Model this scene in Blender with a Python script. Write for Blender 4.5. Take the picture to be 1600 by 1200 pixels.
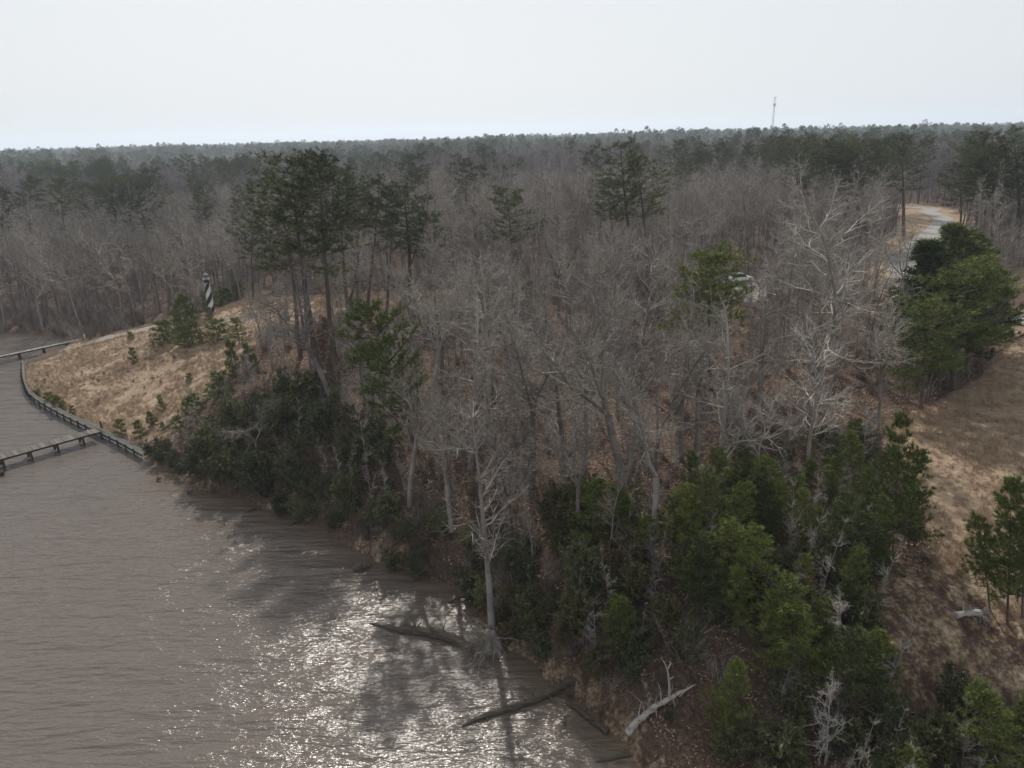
import bpy, math, random
import numpy as np
from mathutils import Vector, Matrix, Quaternion
SC = bpy.context.scene
COL = SC.collection
for o in list(bpy.data.objects): bpy.data.objects.remove(o)

# ------------------------------------------------------------------ camera
CAM = np.array([0.0, 0.0, 38.0]); FPX = 1109.0
PITCH = math.radians(19.28); ROLL = math.radians(1.47)
F_ = np.array([0, math.cos(PITCH), -math.sin(PITCH)])
R0 = np.array([1.0, 0, 0]); U0 = np.array([0, math.sin(PITCH), math.cos(PITCH)])
U_ = U0*math.cos(ROLL) + R0*math.sin(ROLL)
R_ = R0*math.cos(ROLL) - U0*math.sin(ROLL)
cd = bpy.data.cameras.new('camera'); cam = bpy.data.objects.new('camera', cd); COL.objects.link(cam)
cd.sensor_width = 36; cd.lens = FPX/1600*36; cd.clip_start = 0.5; cd.clip_end = 30000
m = Matrix(((R_[0], U_[0], -F_[0], CAM[0]), (R_[1], U_[1], -F_[1], CAM[1]), (R_[2], U_[2], -F_[2], CAM[2]), (0, 0, 0, 1)))
cam.matrix_world = m; SC.camera = cam

# ------------------------------------------------------------------ sky, sun, exposure
SUN_EL, SUN_AZ = math.radians(43), math.radians(-9)
w = bpy.data.worlds.new('World'); SC.world = w; w.use_nodes = True
nt = w.node_tree; nt.nodes.clear()
out = nt.nodes.new('ShaderNodeOutputWorld'); bg = nt.nodes.new('ShaderNodeBackground'); bg.inputs['Strength'].default_value = 0.1
sky = nt.nodes.new('ShaderNodeTexSky'); sky.sky_type = 'NISHITA'; sky.sun_disc = False
sky.sun_elevation = SUN_EL; sky.sun_rotation = SUN_AZ; sky.air_density = 1.0; sky.dust_density = 3.0; sky.ozone_density = 1.0
tc = nt.nodes.new('ShaderNodeTexCoord')
mp = nt.nodes.new('ShaderNodeMapping'); mp.inputs['Scale'].default_value = (1, 1, 4)
nz = nt.nodes.new('ShaderNodeTexNoise'); nz.inputs['Scale'].default_value = 1.3; nz.inputs['Detail'].default_value = 3
mr = nt.nodes.new('ShaderNodeMapRange'); mr.inputs['To Min'].default_value = 0.76; mr.inputs['To Max'].default_value = 0.96
mx = nt.nodes.new('ShaderNodeMixRGB'); mx.inputs[2].default_value = (6.95, 7.22, 7.5, 1)
nt.links.new(tc.outputs['Generated'], mp.inputs[0]); nt.links.new(mp.outputs[0], nz.inputs['Vector'])
nt.links.new(nz.outputs['Fac'], mr.inputs['Value']); nt.links.new(mr.outputs[0], mx.inputs[0])
nt.links.new(sky.outputs[0], mx.inputs[1]); nt.links.new(mx.outputs[0], bg.inputs[0]); nt.links.new(bg.outputs[0], out.inputs[0])
ld = bpy.data.lights.new('sun', 'SUN'); ld.energy = 4.0; ld.angle = math.radians(1.3); ld.color = (1, 0.95, 0.87)
sun = bpy.data.objects.new('sun', ld); COL.objects.link(sun)
sv = Vector((math.sin(SUN_AZ)*math.cos(SUN_EL), math.cos(SUN_AZ)*math.cos(SUN_EL), math.sin(SUN_EL)))
sun.rotation_mode = 'QUATERNION'; sun.rotation_quaternion = sv.to_track_quat('Z', 'Y')
vs = SC.view_settings; vs.view_transform = 'Standard'; vs.look = 'None'; vs.gamma = 1; vs.exposure = 0.18; vs.use_curve_mapping = False
cy = SC.cycles; cy.max_bounces = 4; cy.diffuse_bounces = 2; cy.glossy_bounces = 2; cy.transmission_bounces = 2; cy.volume_bounces = 1
cy.transparent_max_bounces = 4; cy.use_denoising = True; cy.denoising_input_passes = 'RGB_ALBEDO_NORMAL'; cy.denoising_prefilter = 'ACCURATE'; cy.sample_clamp_direct = 8; cy.caustics_reflective = False; cy.caustics_refractive = False
cy.sample_clamp_indirect = 4

# ------------------------------------------------------------------ maths helpers
rs = np.random.RandomState(7); rnd = random.Random(11)
PERM = np.random.RandomState(3).rand(256, 256)
def vn(x, y, s=0):
    x = np.asarray(x, float)+s*17.31; y = np.asarray(y, float)+s*9.77
    xi = np.floor(x).astype(int); yi = np.floor(y).astype(int); fx = x-xi; fy = y-yi
    fx = fx*fx*(3-2*fx); fy = fy*fy*(3-2*fy)
    a = PERM[xi & 255, yi & 255]; b = PERM[(xi+1) & 255, yi & 255]; c = PERM[xi & 255, (yi+1) & 255]; d = PERM[(xi+1) & 255, (yi+1) & 255]
    return (a*(1-fx)+b*fx)*(1-fy)+(c*(1-fx)+d*fx)*fy
def S(t): t = np.clip(t, 0, 1); return t*t*(3-2*t)
def ray(px, py): return F_*FPX + R_*(px-800) + U_*(600-py)
def P(px, py, z=0.0):
    d = ray(px, py); t = (z-CAM[2])/d[2]; return CAM+d*t
def proj(x, y, z):
    dx = x-CAM[0]; dy = y-CAM[1]; dz = z-CAM[2]
    zf = dx*F_[0]+dy*F_[1]+dz*F_[2]; zf = np.where(zf < 0.5, np.nan, zf)
    return 800+FPX*(dx*R_[0]+dy*R_[1]+dz*R_[2])/zf, 600-FPX*(dx*U_[0]+dy*U_[1]+dz*U_[2])/zf, zf
def inpoly(x, y, poly):
    x = np.asarray(x, float); y = np.asarray(y, float); r = np.zeros(x.shape, bool); n = len(poly)
    for i in range(n):
        x1, y1 = poly[i][:2]; x2, y2 = poly[(i+1) % n][:2]
        if y1 == y2: continue
        c = ((y1 > y) != (y2 > y)) & (x < (x2-x1)*(y-y1)/(y2-y1)+x1)
        r ^= c
    return r
def segdist(x, y, poly, closed=True):
    x = np.asarray(x, float); y = np.asarray(y, float); d2 = np.full(x.shape, 1e18); n = len(poly)
    for i in range(n if closed else n-1):
        x1, y1 = poly[i][:2]; x2, y2 = poly[(i+1) % n][:2]; vx, vy = x2-x1, y2-y1
        L = vx*vx+vy*vy
        t = np.clip(((x-x1)*vx+(y-y1)*vy)/max(L, 1e-9), 0, 1)
        d2 = np.minimum(d2, (x-x1-t*vx)**2+(y-y1-t*vy)**2)
    return np.sqrt(d2)
def sdist(x, y, poly): return segdist(x, y, poly)*np.where(inpoly(x, y, poly), -1, 1)

SHORE_PX = [(0, 519), (60, 523), (108, 529), (112, 540), (95, 552), (60, 562), (42, 573), (44, 600), (57, 624), (100, 650), (155, 677), (190, 694), (228, 715),
 (262, 735), (285, 750), (315, 764), (345, 768), (385, 782), (420, 795), (455, 800), (495, 818), (525, 842), (560, 858), (592, 876), (620, 886), (655, 893), (690, 910),
 (722, 918), (748, 930), (752, 965), (790, 1008), (835, 1030), (858, 1062), (890, 1082), (925, 1105), (955, 1140), (985, 1165), (1005, 1200)]
SHORE = [tuple(P(a, b)[:2]) for a, b in SHORE_PX]
WATER = [(-900, 230), (-400, 170)] + SHORE + [(13, 27), (19, 14), (34, -10), (60, -60), (150, -250), (-900, -300)]
iB = len(SHORE)
LOWP = [(-900, 230), (-400, 170)] + SHORE + [(17, 30.5), (26, 30.5), (36, 29.5), (60, 27), (120, 10), (300, -100), (150, -250), (-900, -300)]
ROAD_PX = [(1100, 318, 0), (1418, 327, 0), (1450, 335, 0), (1472, 347, 0), (1458, 372, 0), (1425, 400, 0), (1408, 425, 0), (1425, 470, 0), (1500, 505, 0), (1600, 524, 0), (1900, 590, 0)]
ROAD = [tuple(P(a, b, 8.0)[:2]) for a, b, _ in ROAD_PX]
def smooth_line(pts, n=8):
    pts = [np.array(p, float) for p in pts]; pts = [2*pts[0]-pts[1]]+pts+[2*pts[-1]-pts[-2]]; o = []
    for i in range(1, len(pts)-2):
        a, b, c, d = pts[i-1:i+3]
        for k in range(n):
            t = k/n; o.append(0.5*((2*b)+(-a+c)*t+(2*a-5*b+4*c-d)*t*t+(-a+3*b-3*c+d)*t**3))
    o.append(pts[-2]); return o
ROADW = [tuple(p) for p in smooth_line(ROAD, 8)]
PATH_PX = [(112, 545), (140, 536), (175, 527), (215, 517), (238, 511)]
PATCH_PX = [(345, 501), (375, 500), (402, 498)]

def height(x, y):
    x = np.asarray(x, float); y = np.asarray(y, float)
    dw = sdist(x, y, WATER); dl = sdist(x, y, LOWP)
    wp = S((-38-x)/12.0); far = S((y-140-(-95-x)*0.15)/12.0)*S((-50-x)/25.0)
    jag = 1.5*(vn(x/5, y/5, 1)-.5)+2.5*(vn(x/13, y/13, 2)-.5)
    b = np.clip((dl+jag*S(dl/3)*1.2)/13.0, 0, 1)
    bl = 0.9*S(dw/2.0)*(dw > 0)+6.9*(1-(1-b)**2.0)**1.15 + 1.4*S((dl-15)/55)
    gul = S(dl/4)*S((16-dl)/6)
    bl = bl+gul*0.9*(vn(x/1.7, y/6, 5)-.5)+gul*0.4*(vn(x/.8, y/1.2, 6)-.5)
    pen = 1.15*S(dw/0.9)+6.2*S(dw/40)**0.85
    fb = 0.6*S(dw/2.5)+4.5*S(dw/90)
    h = bl*(1-wp)+pen*wp
    h = h*(1-far)+fb*far
    big = (vn(x/70, y/70, 3)-.5)*2.2*S(dw/40)*S((np.hypot(x, y)-70)/60)
    hill = (vn(x/420, y/420, 8)-.5)*6*S((np.hypot(x, y)-350)/500)
    nf = 1-S((10-segdist(x, y, ROADW, False))/4.0)
    small = (0.35*(vn(x/4, y/4, 4)-.5)+0.16*(vn(x/1.3, y/1.3, 7)-.5))*S(dw/3)*nf
    h = h+big+hill+small
    h = np.where(dw < 0, -np.minimum(1.6, 0.25*-dw), np.maximum(h, 0.03+0.1*np.minimum(dw, 2)))
    return h
def H1(x, y): return float(height(np.array([x]), np.array([y]))[0])
_T = np.concatenate([np.arange(36, 150, 0.5), np.arange(150, 600, 2.0)])
def G(px, py):
    d = ray(px, py); d = d/np.linalg.norm(d); X = CAM[0]+d[0]*_T; Y = CAM[1]+d[1]*_T; Z = CAM[2]+d[2]*_T
    h = np.maximum(height(X, Y), 0.0); k = np.argmax(Z < h)
    a = (Z[k-1]-h[k-1]); b = (h[k]-Z[k]); t = _T[k-1]+(_T[k]-_T[k-1])*a/(a+b+1e-9)
    p = CAM+d*t; p[2] = max(H1(p[0], p[1]), 0); return p
def TOP(base, px, py):
    d = ray(px, py); t = (base[1]-CAM[1])/d[1]; return CAM+d*t

# ------------------------------------------------------------------ materials
def new_mat(name, rough=0.9, spec=0.2):
    m = bpy.data.materials.new(name); m.use_nodes = True; n = m.node_tree
    b = n.nodes['Principled BSDF']; b.inputs['Roughness'].default_value = rough
    b.inputs['Specular IOR Level'].default_value = spec
    return m, n, b
def ramp(n, cols, src, pos=None):
    r = n.nodes.new('ShaderNodeValToRGB'); e = r.color_ramp.elements
    pos = pos or [i/(len(cols)-1) for i in range(len(cols))]
    while len(e) < len(cols): e.new(0.5)
    for i, c in enumerate(cols): e[i].position = pos[i]; e[i].color = (*c, 1)
    n.links.new(src, r.inputs[0]); return r.outputs[0]
def noise(n, scale, detail=4, vec=None, rough=0.55, sc=None, coord='Object'):
    t = n.nodes.new('ShaderNodeTexNoise'); t.inputs['Scale'].default_value = scale; t.inputs['Detail'].default_value = detail; t.inputs['Roughness'].default_value = rough
    if vec is None:
        c = n.nodes.new('ShaderNodeTexCoord'); vec = c.outputs[coord]
    if sc:
        mm = n.nodes.new('ShaderNodeMapping'); mm.inputs['Scale'].default_value = sc; n.links.new(vec, mm.inputs[0]); vec = mm.outputs[0]
    n.links.new(vec, t.inputs['Vector']); return t.outputs['Fac']
def mixc(n, fac, a, b, mode='MIX'):
    k = n.nodes.new('ShaderNodeMixRGB'); k.blend_type = mode
    for i, v in ((0, fac), (1, a), (2, b)):
        if isinstance(v, (int, float)): k.inputs[i].default_value = v
        elif isinstance(v, tuple): k.inputs[i].default_value = (*v, 1)
        else: n.links.new(v, k.inputs[i])
    return k.outputs[0]
def math_(n, op, a, b=None, c=None, clamp=False):
    k = n.nodes.new('ShaderNodeMath'); k.operation = op; k.use_clamp = clamp
    for i, v in enumerate((a, b, c)):
        if v is None: continue
        if isinstance(v, (int, float)): k.inputs[i].default_value = v
        else: n.links.new(v, k.inputs[i])
    return k.outputs[0]
def island_mat(name, cols, rough=0.9, objmix=0.5, tint=None, spec=0.15):
    """colour from a random value per loose piece blended with a random value per object / instance"""
    m, n, b = new_mat(name, rough, spec)
    g = n.nodes.new('ShaderNodeNewGeometry'); oi = n.nodes.new('ShaderNodeObjectInfo')
    a = math_(n, 'MULTIPLY', g.outputs['Random Per Island'], 1-objmix)
    f = math_(n, 'MULTIPLY_ADD', oi.outputs['Random'], objmix, a)
    c = ramp(n, cols, f)
    n.links.new(c, b.inputs['Base Color']); return m
M = {}
M['bark_grey'] = island_mat('grey_bark', [(.09, .078, .068), (.18, .16, .142), (.31, .285, .26)], objmix=.7)
M['twig_grey'] = island_mat('grey_twig_bark', [(.10, .085, .074), (.24, .215, .19), (.50, .46, .41)], objmix=.45)
M['twig_far'] = island_mat('brown_grey_twig_bark', [(.10, .084, .084), (.165, .142, .14), (.25, .22, .215)], objmix=.7)
M['bark_mid'] = island_mat('grey_water_bark', [(.17, .155, .145), (.27, .25, .235)], objmix=.3)
M['bark_pale'] = island_mat('bleached_bark', [(.26, .24, .22), (.42, .39, .36)], objmix=.3)
M['bark_pine'] = island_mat('pine_bark', [(.055, .043, .036), (.11, .085, .07), (.16, .125, .10)], objmix=.6)
M['needle'] = island_mat('pine_needles', [(.026, .038, .015), (.052, .070, .024), (.088, .108, .034), (.15, .16, .052)], objmix=.5, rough=.75)
M['needle_young'] = island_mat('young_pine_needles', [(.040, .058, .016), (.080, .105, .026), (.135, .16, .040), (.23, .235, .065)], objmix=.4, rough=.75)
M['needle_dark'] = island_mat('dark_pine_needles', [(.022, .033, .013), (.042, .058, .020), (.072, .092, .030), (.12, .135, .045)], objmix=.45, rough=.75)
M['leaf'] = island_mat('evergreen_leaves', [(.028, .036, .015), (.060, .070, .028), (.10, .11, .044), (.17, .165, .075)], objmix=.5, rough=.6, spec=.3)
M['leaf_olive'] = island_mat('olive_brown_leaves', [(.05, .048, .022), (.085, .08, .035), (.12, .10, .05), (.13, .085, .055)], objmix=.5)
M['leaf_dead'] = island_mat('dead_leaves', [(.09, .052, .036), (.18, .11, .075), (.30, .205, .14), (.44, .33, .235)], objmix=.2)
M['straw'] = island_mat('dry_grass_blades', [(.18, .125, .088), (.31, .225, .155), (.43, .325, .225), (.52, .41, .29)], objmix=.45)
M['brush'] = island_mat('bare_brush_twigs', [(.075, .055, .045), (.13, .10, .085), (.21, .17, .145)], objmix=.6)
M['log'] = island_mat('weathered_log', [(.045, .036, .028), (.10, .082, .066)], objmix=.4)

def mesh_np(name, V, F, mats, mi=None, smooth=False):
    """F: list of (k-gon index arrays)"""
    V = np.asarray(V, np.float32); me = bpy.data.meshes.new(name)
    F = [np.asarray(f, np.int32) for f in F if len(f)]
    nl = sum(f.size for f in F); nf = sum(len(f) for f in F)
    me.vertices.add(len(V)); me.vertices.foreach_set('co', V.ravel())
    me.loops.add(nl); me.polygons.add(nf)
    me.loops.foreach_set('vertex_index', np.concatenate([f.ravel() for f in F]))
    tot = np.concatenate([np.full(len(f), f.shape[1], np.int32) for f in F]); st = np.concatenate([[0], np.cumsum(tot)[:-1]]).astype(np.int32)
    me.polygons.foreach_set('loop_start', st); me.polygons.foreach_set('loop_total', tot)
    for mt in mats: me.materials.append(mt)
    if mi is not None: me.polygons.foreach_set('material_index', np.asarray(mi, np.int32))
    me.polygons.foreach_set('use_smooth', np.full(nf, smooth))
    me.update(calc_edges=True); me.validate(); return me
def tubes(P0, P1, R0v, R1v, n):
    """open tubes between point pairs; returns V, quads"""
    P0 = np.asarray(P0, float); P1 = np.asarray(P1, float); k = len(P0)
    if k == 0: return np.zeros((0, 3)), np.zeros((0, 4), int)
    d = P1-P0; d /= (np.linalg.norm(d, axis=1, keepdims=True)+1e-9)
    a = np.where(np.abs(d[:, 2:3]) < 0.9, np.array([[0, 0, 1.0]]), np.array([[1.0, 0, 0]]))
    u = np.cross(d, a); u /= np.linalg.norm(u, axis=1, keepdims=True); v = np.cross(d, u)
    an = np.arange(n)*2*math.pi/n; c = np.cos(an)[None, :, None]; s = np.sin(an)[None, :, None]
    ring = u[:, None, :]*c+v[:, None, :]*s
    A = P0[:, None, :]+ring*np.asarray(R0v)[:, None, None]; B = P1[:, None, :]+ring*np.asarray(R1v)[:, None, None]
    V = np.concatenate([A, B], 1).reshape(-1, 3)
    i = np.arange(n); j = (i+1) % n; q = np.stack([i, j, j+n, i+n], 1)
    Q = (q[None]+(np.arange(k)*2*n)[:, None, None]).reshape(-1, 4); return V, Q
def cones(P0, P1, R0v):
    V, Q = tubes(P0, P1, R0v, R0v, 3); k = len(P0)
    if k == 0: return np.zeros((0, 3)), np.zeros((0, 3), int)
    V = V.reshape(k, 6, 3); tip = V[:, 3:].mean(1, keepdims=True); V = np.concatenate([V[:, :3], tip], 1).reshape(-1, 3)
    t = np.array([[0, 1, 3], [1, 2, 3], [2, 0, 3]]); return V, (t[None]+(np.arange(k)*4)[:, None, None]).reshape(-1, 3)
class Acc:
    def __init__(s): s.V = []; s.T = []; s.Q = []; s.n = 0; s.mt = []; s.mq = []
    def add(s, V, F, mi=0):
        if len(V) == 0: return
        F = np.asarray(F)+s.n
        if F.shape[1] == 3: s.T.append(F); s.mt.append(np.full(len(F), mi))
        else: s.Q.append(F); s.mq.append(np.full(len(F), mi))
        s.V.append(np.asarray(V, float)); s.n += len(V)
    def mesh(s, name, mats, smooth=False):
        F = []; mi = []
        if s.T: F.append(np.concatenate(s.T)); mi.append(np.concatenate(s.mt))
        if s.Q: F.append(np.concatenate(s.Q)); mi.append(np.concatenate(s.mq))
        return mesh_np(name, np.concatenate(s.V), F, mats, np.concatenate(mi), smooth)
def obj(name, me, parent=None, **kw):
    o = bpy.data.objects.new(name, me); COL.objects.link(o)
    if parent: o.parent = parent
    for k, v in kw.items(): o[k] = v
    return o
def empty(name, loc, label=None, cat=None, group=None):
    o = bpy.data.objects.new(name, None); COL.objects.link(o); o.location = loc; o.empty_display_size = .3
    if label: o['label'] = label
    if cat: o['category'] = cat
    if group: o['group'] = group
    return o
def box_vq(c, s, rz=0.0):
    x, y, z = [v/2 for v in s]
    V = np.array([(-x, -y, -z), (x, -y, -z), (x, y, -z), (-x, y, -z), (-x, -y, z), (x, -y, z), (x, y, z), (-x, y, z)])
    if rz: ca, sa = math.cos(rz), math.sin(rz); V = V@np.array([[ca, sa, 0], [-sa, ca, 0], [0, 0, 1]])
    return V+np.array(c), np.array([(0, 3, 2, 1), (4, 5, 6, 7), (0, 1, 5, 4), (1, 2, 6, 5), (2, 3, 7, 6), (3, 0, 4, 7)])

# ------------------------------------------------------------------ plants: shapes
def unit(v):
    l = math.sqrt(v[0]**2+v[1]**2+v[2]**2)+1e-9; return (v[0]/l, v[1]/l, v[2]/l)
def bend(d, ang, r):
    """direction at angle ang from d with random azimuth"""
    a = (0, 0, 1) if abs(d[2]) < .9 else (1, 0, 0)
    u = unit((d[1]*a[2]-d[2]*a[1], d[2]*a[0]-d[0]*a[2], d[0]*a[1]-d[1]*a[0]))
    v = (d[1]*u[2]-d[2]*u[1], d[2]*u[0]-d[0]*u[2], d[0]*u[1]-d[1]*u[0])
    p = r.random()*6.2832; ca, sa = math.cos(ang), math.sin(ang); cp, sp = math.cos(p), math.sin(p)
    return (d[0]*ca+(u[0]*cp+v[0]*sp)*sa, d[1]*ca+(u[1]*cp+v[1]*sp)*sa, d[2]*ca+(u[2]*cp+v[2]*sp)*sa)
def grow(out, p, d, L, rad, lev, cfg, r, tips=None):
    n = cfg['n'][lev]; wd = cfg['w'][lev]; up = cfg['up'][lev]; mxl = len(cfg['n'])-1; st = cfg['st'][lev]; rr = rad
    for i in range(n):
        g = r.gauss
        d = unit((d[0]+g(0, wd), d[1]+g(0, wd), d[2]+g(0, wd)+up))
        sl = L/n; q = (p[0]+d[0]*sl, p[1]+d[1]*sl, p[2]+d[2]*sl)
        t = (i+1)/n; r2 = rad*(1-t*(.88 if lev else cfg.get('tp', .85)))
        out.append((lev, p, q, rr, r2))
        if lev < mxl and t > st:
            k = cfg['k'][lev]; k = int(k)+(1 if r.random() < k-int(k) else 0)
            for _ in range(k):
                f = r.random(); b = (p[0]+(q[0]-p[0])*f, p[1]+(q[1]-p[1])*f, p[2]+(q[2]-p[2])*f)
                a = cfg['a'][lev]; dd = bend(d, math.radians(r.uniform(a[0], a[1])), r)
                if lev >= 1 and dd[2] < -.3: dd = unit((dd[0], dd[1], dd[2]*.3))
                sh = cfg['sh'](t) if lev == 0 else (1.1-.6*t)
                grow(out, b, dd, L*cfg['r'][lev]*sh*r.uniform(.6, 1.25), min(rr*.75, max(rr*cfg['rr'][lev]*r.uniform(.7, 1.2), cfg['rmin'][lev])), lev+1, cfg, r, tips)
        p = q; rr = r2
    if tips is not None and lev == mxl: tips.append((p, d))
def segs_to(acc, segs, sides, mi=0, last=None):
    by = {}
    for s in segs: by.setdefault(s[0], []).append(s)
    for lev, L in by.items():
        P0 = np.array([s[1] for s in L]); P1 = np.array([s[2] for s in L]); r0 = np.array([s[3] for s in L]); r1 = np.array([s[4] for s in L])
        if lev == last: V, F = cones(P0, P1, r0)
        else: V, F = tubes(P0, P1, r0, r1, sides[lev])
        acc.add(V, F, mi)
def hardwood(seed, H=18, base=.24, lean=.0, lowest=.4, dense=1.0, fork=0, far=False, spread=1.0, bark='bark_grey', twig='twig_grey', wander=.05):
    r = random.Random(seed); S1 = []
    cfg = dict(n=[12, 6, 4, 3, 2], w=[wander, .17, .22, .28, .3], up=[.03, .07, .05, .03, 0], st=[lowest, .15, .1, .0, 1],
               k=[2.1*dense, 1.5*dense, 1.45, .85*dense, 0], a=[(38, 75), (25, 60), (25, 65), (25, 70), (0, 0)],
               r=[.36*spread, .5, .5, .5, 0], rr=[.42, .5, .5, .5, 0], rmin=[.06, .038, .024, .014, 0], sh=lambda t: (1.2-.8*t), tp=.86)
    if far:
        cfg = dict(n=[6, 4, 3, 1], w=[.05, .15, .2, .2], up=[.03, .07, .05, 0], st=[lowest, .15, .1, 1], k=[3.6, 2.2, 2.6, 0],
                   a=[(30, 70), (25, 60), (25, 60), (0, 0)], r=[.36*spread, .5, .6, 0], rr=[.42, .5, .6, 0], rmin=[.06, .045, .03, 0], sh=lambda t: (1.2-.75*t), tp=.86)
    if fork:
        t0 = H*.42; p = (0, 0, 0); d = unit((r.gauss(0, .04), r.gauss(0, .04), 1)); n = 5; rr = base
        for i in range(n):
            d = unit((d[0]+r.gauss(0, .04), d[1]+r.gauss(0, .04), d[2])); q = tuple(p[j]+d[j]*t0/n for j in range(3)); S1.append((0, p, q, rr, rr*.95)); p = q; rr *= .95
        for f in range(fork):
            dd = bend(d, math.radians(r.uniform(14, 30)), r); c2 = dict(cfg); c2['st'] = list(cfg['st']); c2['st'][0] = .18
            c2['w'] = list(cfg['w']); c2['w'][0] = .10; c2['r'] = list(cfg['r']); c2['r'][0] *= 1.25
            c2['k'] = list(cfg['k']); c2['k'][0] *= .8
            grow(S1, p, dd, H*.58*r.uniform(.85, 1.05), rr*.68, 0, c2, r)
    else:
        grow(S1, (0, 0, -.4), unit((lean, 0, 1)), H+.4, base, 0, cfg, r)
    a = Acc(); segs_to(a, [s for s in S1 if s[0] == 0], {0: 5 if far else 8})
    b = Acc(); segs_to(b, [s for s in S1 if s[0] > 0], {1: 3 if far else 5, 2: 3 if far else 4, 3: 3, 4: 3}, 0, 3 if far else 4)
    if far:
        for V, F in zip(b.V, b.T+b.Q if False else []): pass
        c = Acc(); segs_to(c, [s for s in S1 if s[0] == 0], {0: 5}); segs_to(c, [s for s in S1 if s[0] > 0], {1: 3, 2: 3, 3: 3}, 1, 3)
        return c.mesh('bare_tree_far', [M[bark], M[twig]]), None, H
    return a.mesh('trunk', [M[bark]], True), b.mesh('branches', [M[twig]]), H
def tufts(acc, pts, dirs, rg, K=14, L=.36, W=.05, mi=1, up=.35):
    pts = np.asarray(pts, float); dirs = np.asarray(dirs, float); n = len(pts)
    d = dirs[:, None, :]*.75+rg.normal(0, .62, (n, K, 3)); d[:, :, 2] += up; d /= np.linalg.norm(d, axis=2, keepdims=True)
    l = L*rg.uniform(.6, 1.25, (n, K, 1)); o = pts[:, None, :]+rg.normal(0, L*.10, (n, K, 3))
    sd = np.cross(d, rg.normal(0, 1, (n, K, 3))); sd /= np.linalg.norm(sd, axis=2, keepdims=True); wv = sd*W*.5*rg.uniform(.7, 1.3, (n, K, 1))
    V = np.stack([o-wv, o+wv, o+d*l], 2).reshape(-1, 3); F = np.arange(n*K*3).reshape(-1, 3); acc.add(V, F, mi)
def pine(seed, H=24, base=.27, c0=.55, R=3.6, K=12, nl=34, mat='needle', flat=True, L=.42, W=.06, sub=4, cone=False, lean=0.0):
    r = random.Random(seed); rg = np.random.RandomState(seed); T = []; B = []; p = (0, 0, -.4); d = unit((lean, 0, 1)); n = 12; rr = base; pts = [(p, 0.0)]
    for i in range(n):
        d = unit((d[0]+r.gauss(0, .018), d[1]+r.gauss(0, .018), d[2]+.02)); q = tuple(p[j]+d[j]*(H+.4)/n for j in range(3)); r2 = base*(1-.88*(i+1)/n)
        T.append((0, p, q, rr, r2)); p = q; rr = r2; pts.append((p, (i+1)/n))
    def at(t):
        t = min(max(t, 0), .999); k = int(t*n); f = t*n-k; a, b = pts[k][0], pts[k+1][0]; return tuple(a[j]+(b[j]-a[j])*f for j in range(3))
    tp = []; td = []; az = r.random()*6
    for i in range(nl):
        u = (i+r.random())/nl; u = (math.floor(u*nl/5)+.5+.3*(r.random()-.5))*5/nl if cone else u; u = min(u, .97); t = c0+(1-c0)*u*.99
        if cone: rad = R*(1-u)**.8*r.uniform(.55, 1.15)+.35
        else: rad = R*(math.sin(math.pi*min(1, (.18+.80*u)**.9))**.55)*r.uniform(.4, 1.2)+.5
        az += 2.4+r.uniform(-.6, .6); el = math.radians(r.uniform(-6, 18)+(28*u if cone else 24*u))
        dd = unit((math.cos(az)*math.cos(el), math.sin(az)*math.cos(el), math.sin(el))); q = at(t); br = .015+.018*rad
        ns = 4; L0 = rad
        for s in range(ns):
            dd = unit((dd[0]+r.gauss(0, .12), dd[1]+r.gauss(0, .12), dd[2]+r.gauss(0, .08)+.05)); q2 = tuple(q[j]+dd[j]*L0/ns for j in range(3))
            B.append((1, q, q2, br*(1-s/ns*.8), br*(1-(s+1)/ns*.8)))
            if s >= (0 if cone else 1):
                for _ in range(sub):
                    f = r.random(); b = tuple(q[j]+(q2[j]-q[j])*f for j in range(3)); e = bend(dd, math.radians(r.uniform(30, 80)), r); e = unit((e[0], e[1], abs(e[2])*.6+.12))
                    l2 = L0*r.uniform(.10, .32)+.1; tip = tuple(b[j]+e[j]*l2 for j in range(3)); B.append((2, b, tip, br*.35, .006)); tp.append(tip); td.append(e)
                    if l2 > .5: tp.append(tuple(b[j]+e[j]*l2*.55 for j in range(3))); td.append(e)
            q = q2
        tp.append(q); td.append(dd)
    tp.append(pts[-1][0]); td.append((0, 0, 1))
    a = Acc(); segs_to(a, T, {0: 8}); b = Acc(); segs_to(b, B, {1: 4, 2: 3}, 0, 2); tufts(b, tp, td, rg, K, L, W, 1)
    return a.mesh('trunk', [M['bark_pine']], True), b.mesh('crown', [M['bark_pine'], M[mat]]), H
def pine_far(seed, H=22, R=3.4, mat='needle', c0=.5):
    rg = np.random.RandomState(seed); a = Acc(); V, Q = tubes([(0, 0, 0)], [(0, 0, H*.95)], [.25], [.05], 5); a.add(V, Q, 0)
    n = 60; u = rg.rand(n); az = rg.rand(n)*6.28; rad = R*np.sin(np.pi*(.2+.78*u))**.6*np.sqrt(rg.rand(n)); z = H*(c0+(1-c0)*u)
    pts = np.stack([rad*np.cos(az), rad*np.sin(az), z], 1); dirs = np.stack([np.cos(az)*.6, np.sin(az)*.6, np.full(n, .5)], 1)
    tufts(a, pts, dirs, rg, 12, 1.0, .5, 1); return a.mesh('pine_far', [M['bark_pine'], M[mat]]), None, H
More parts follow.
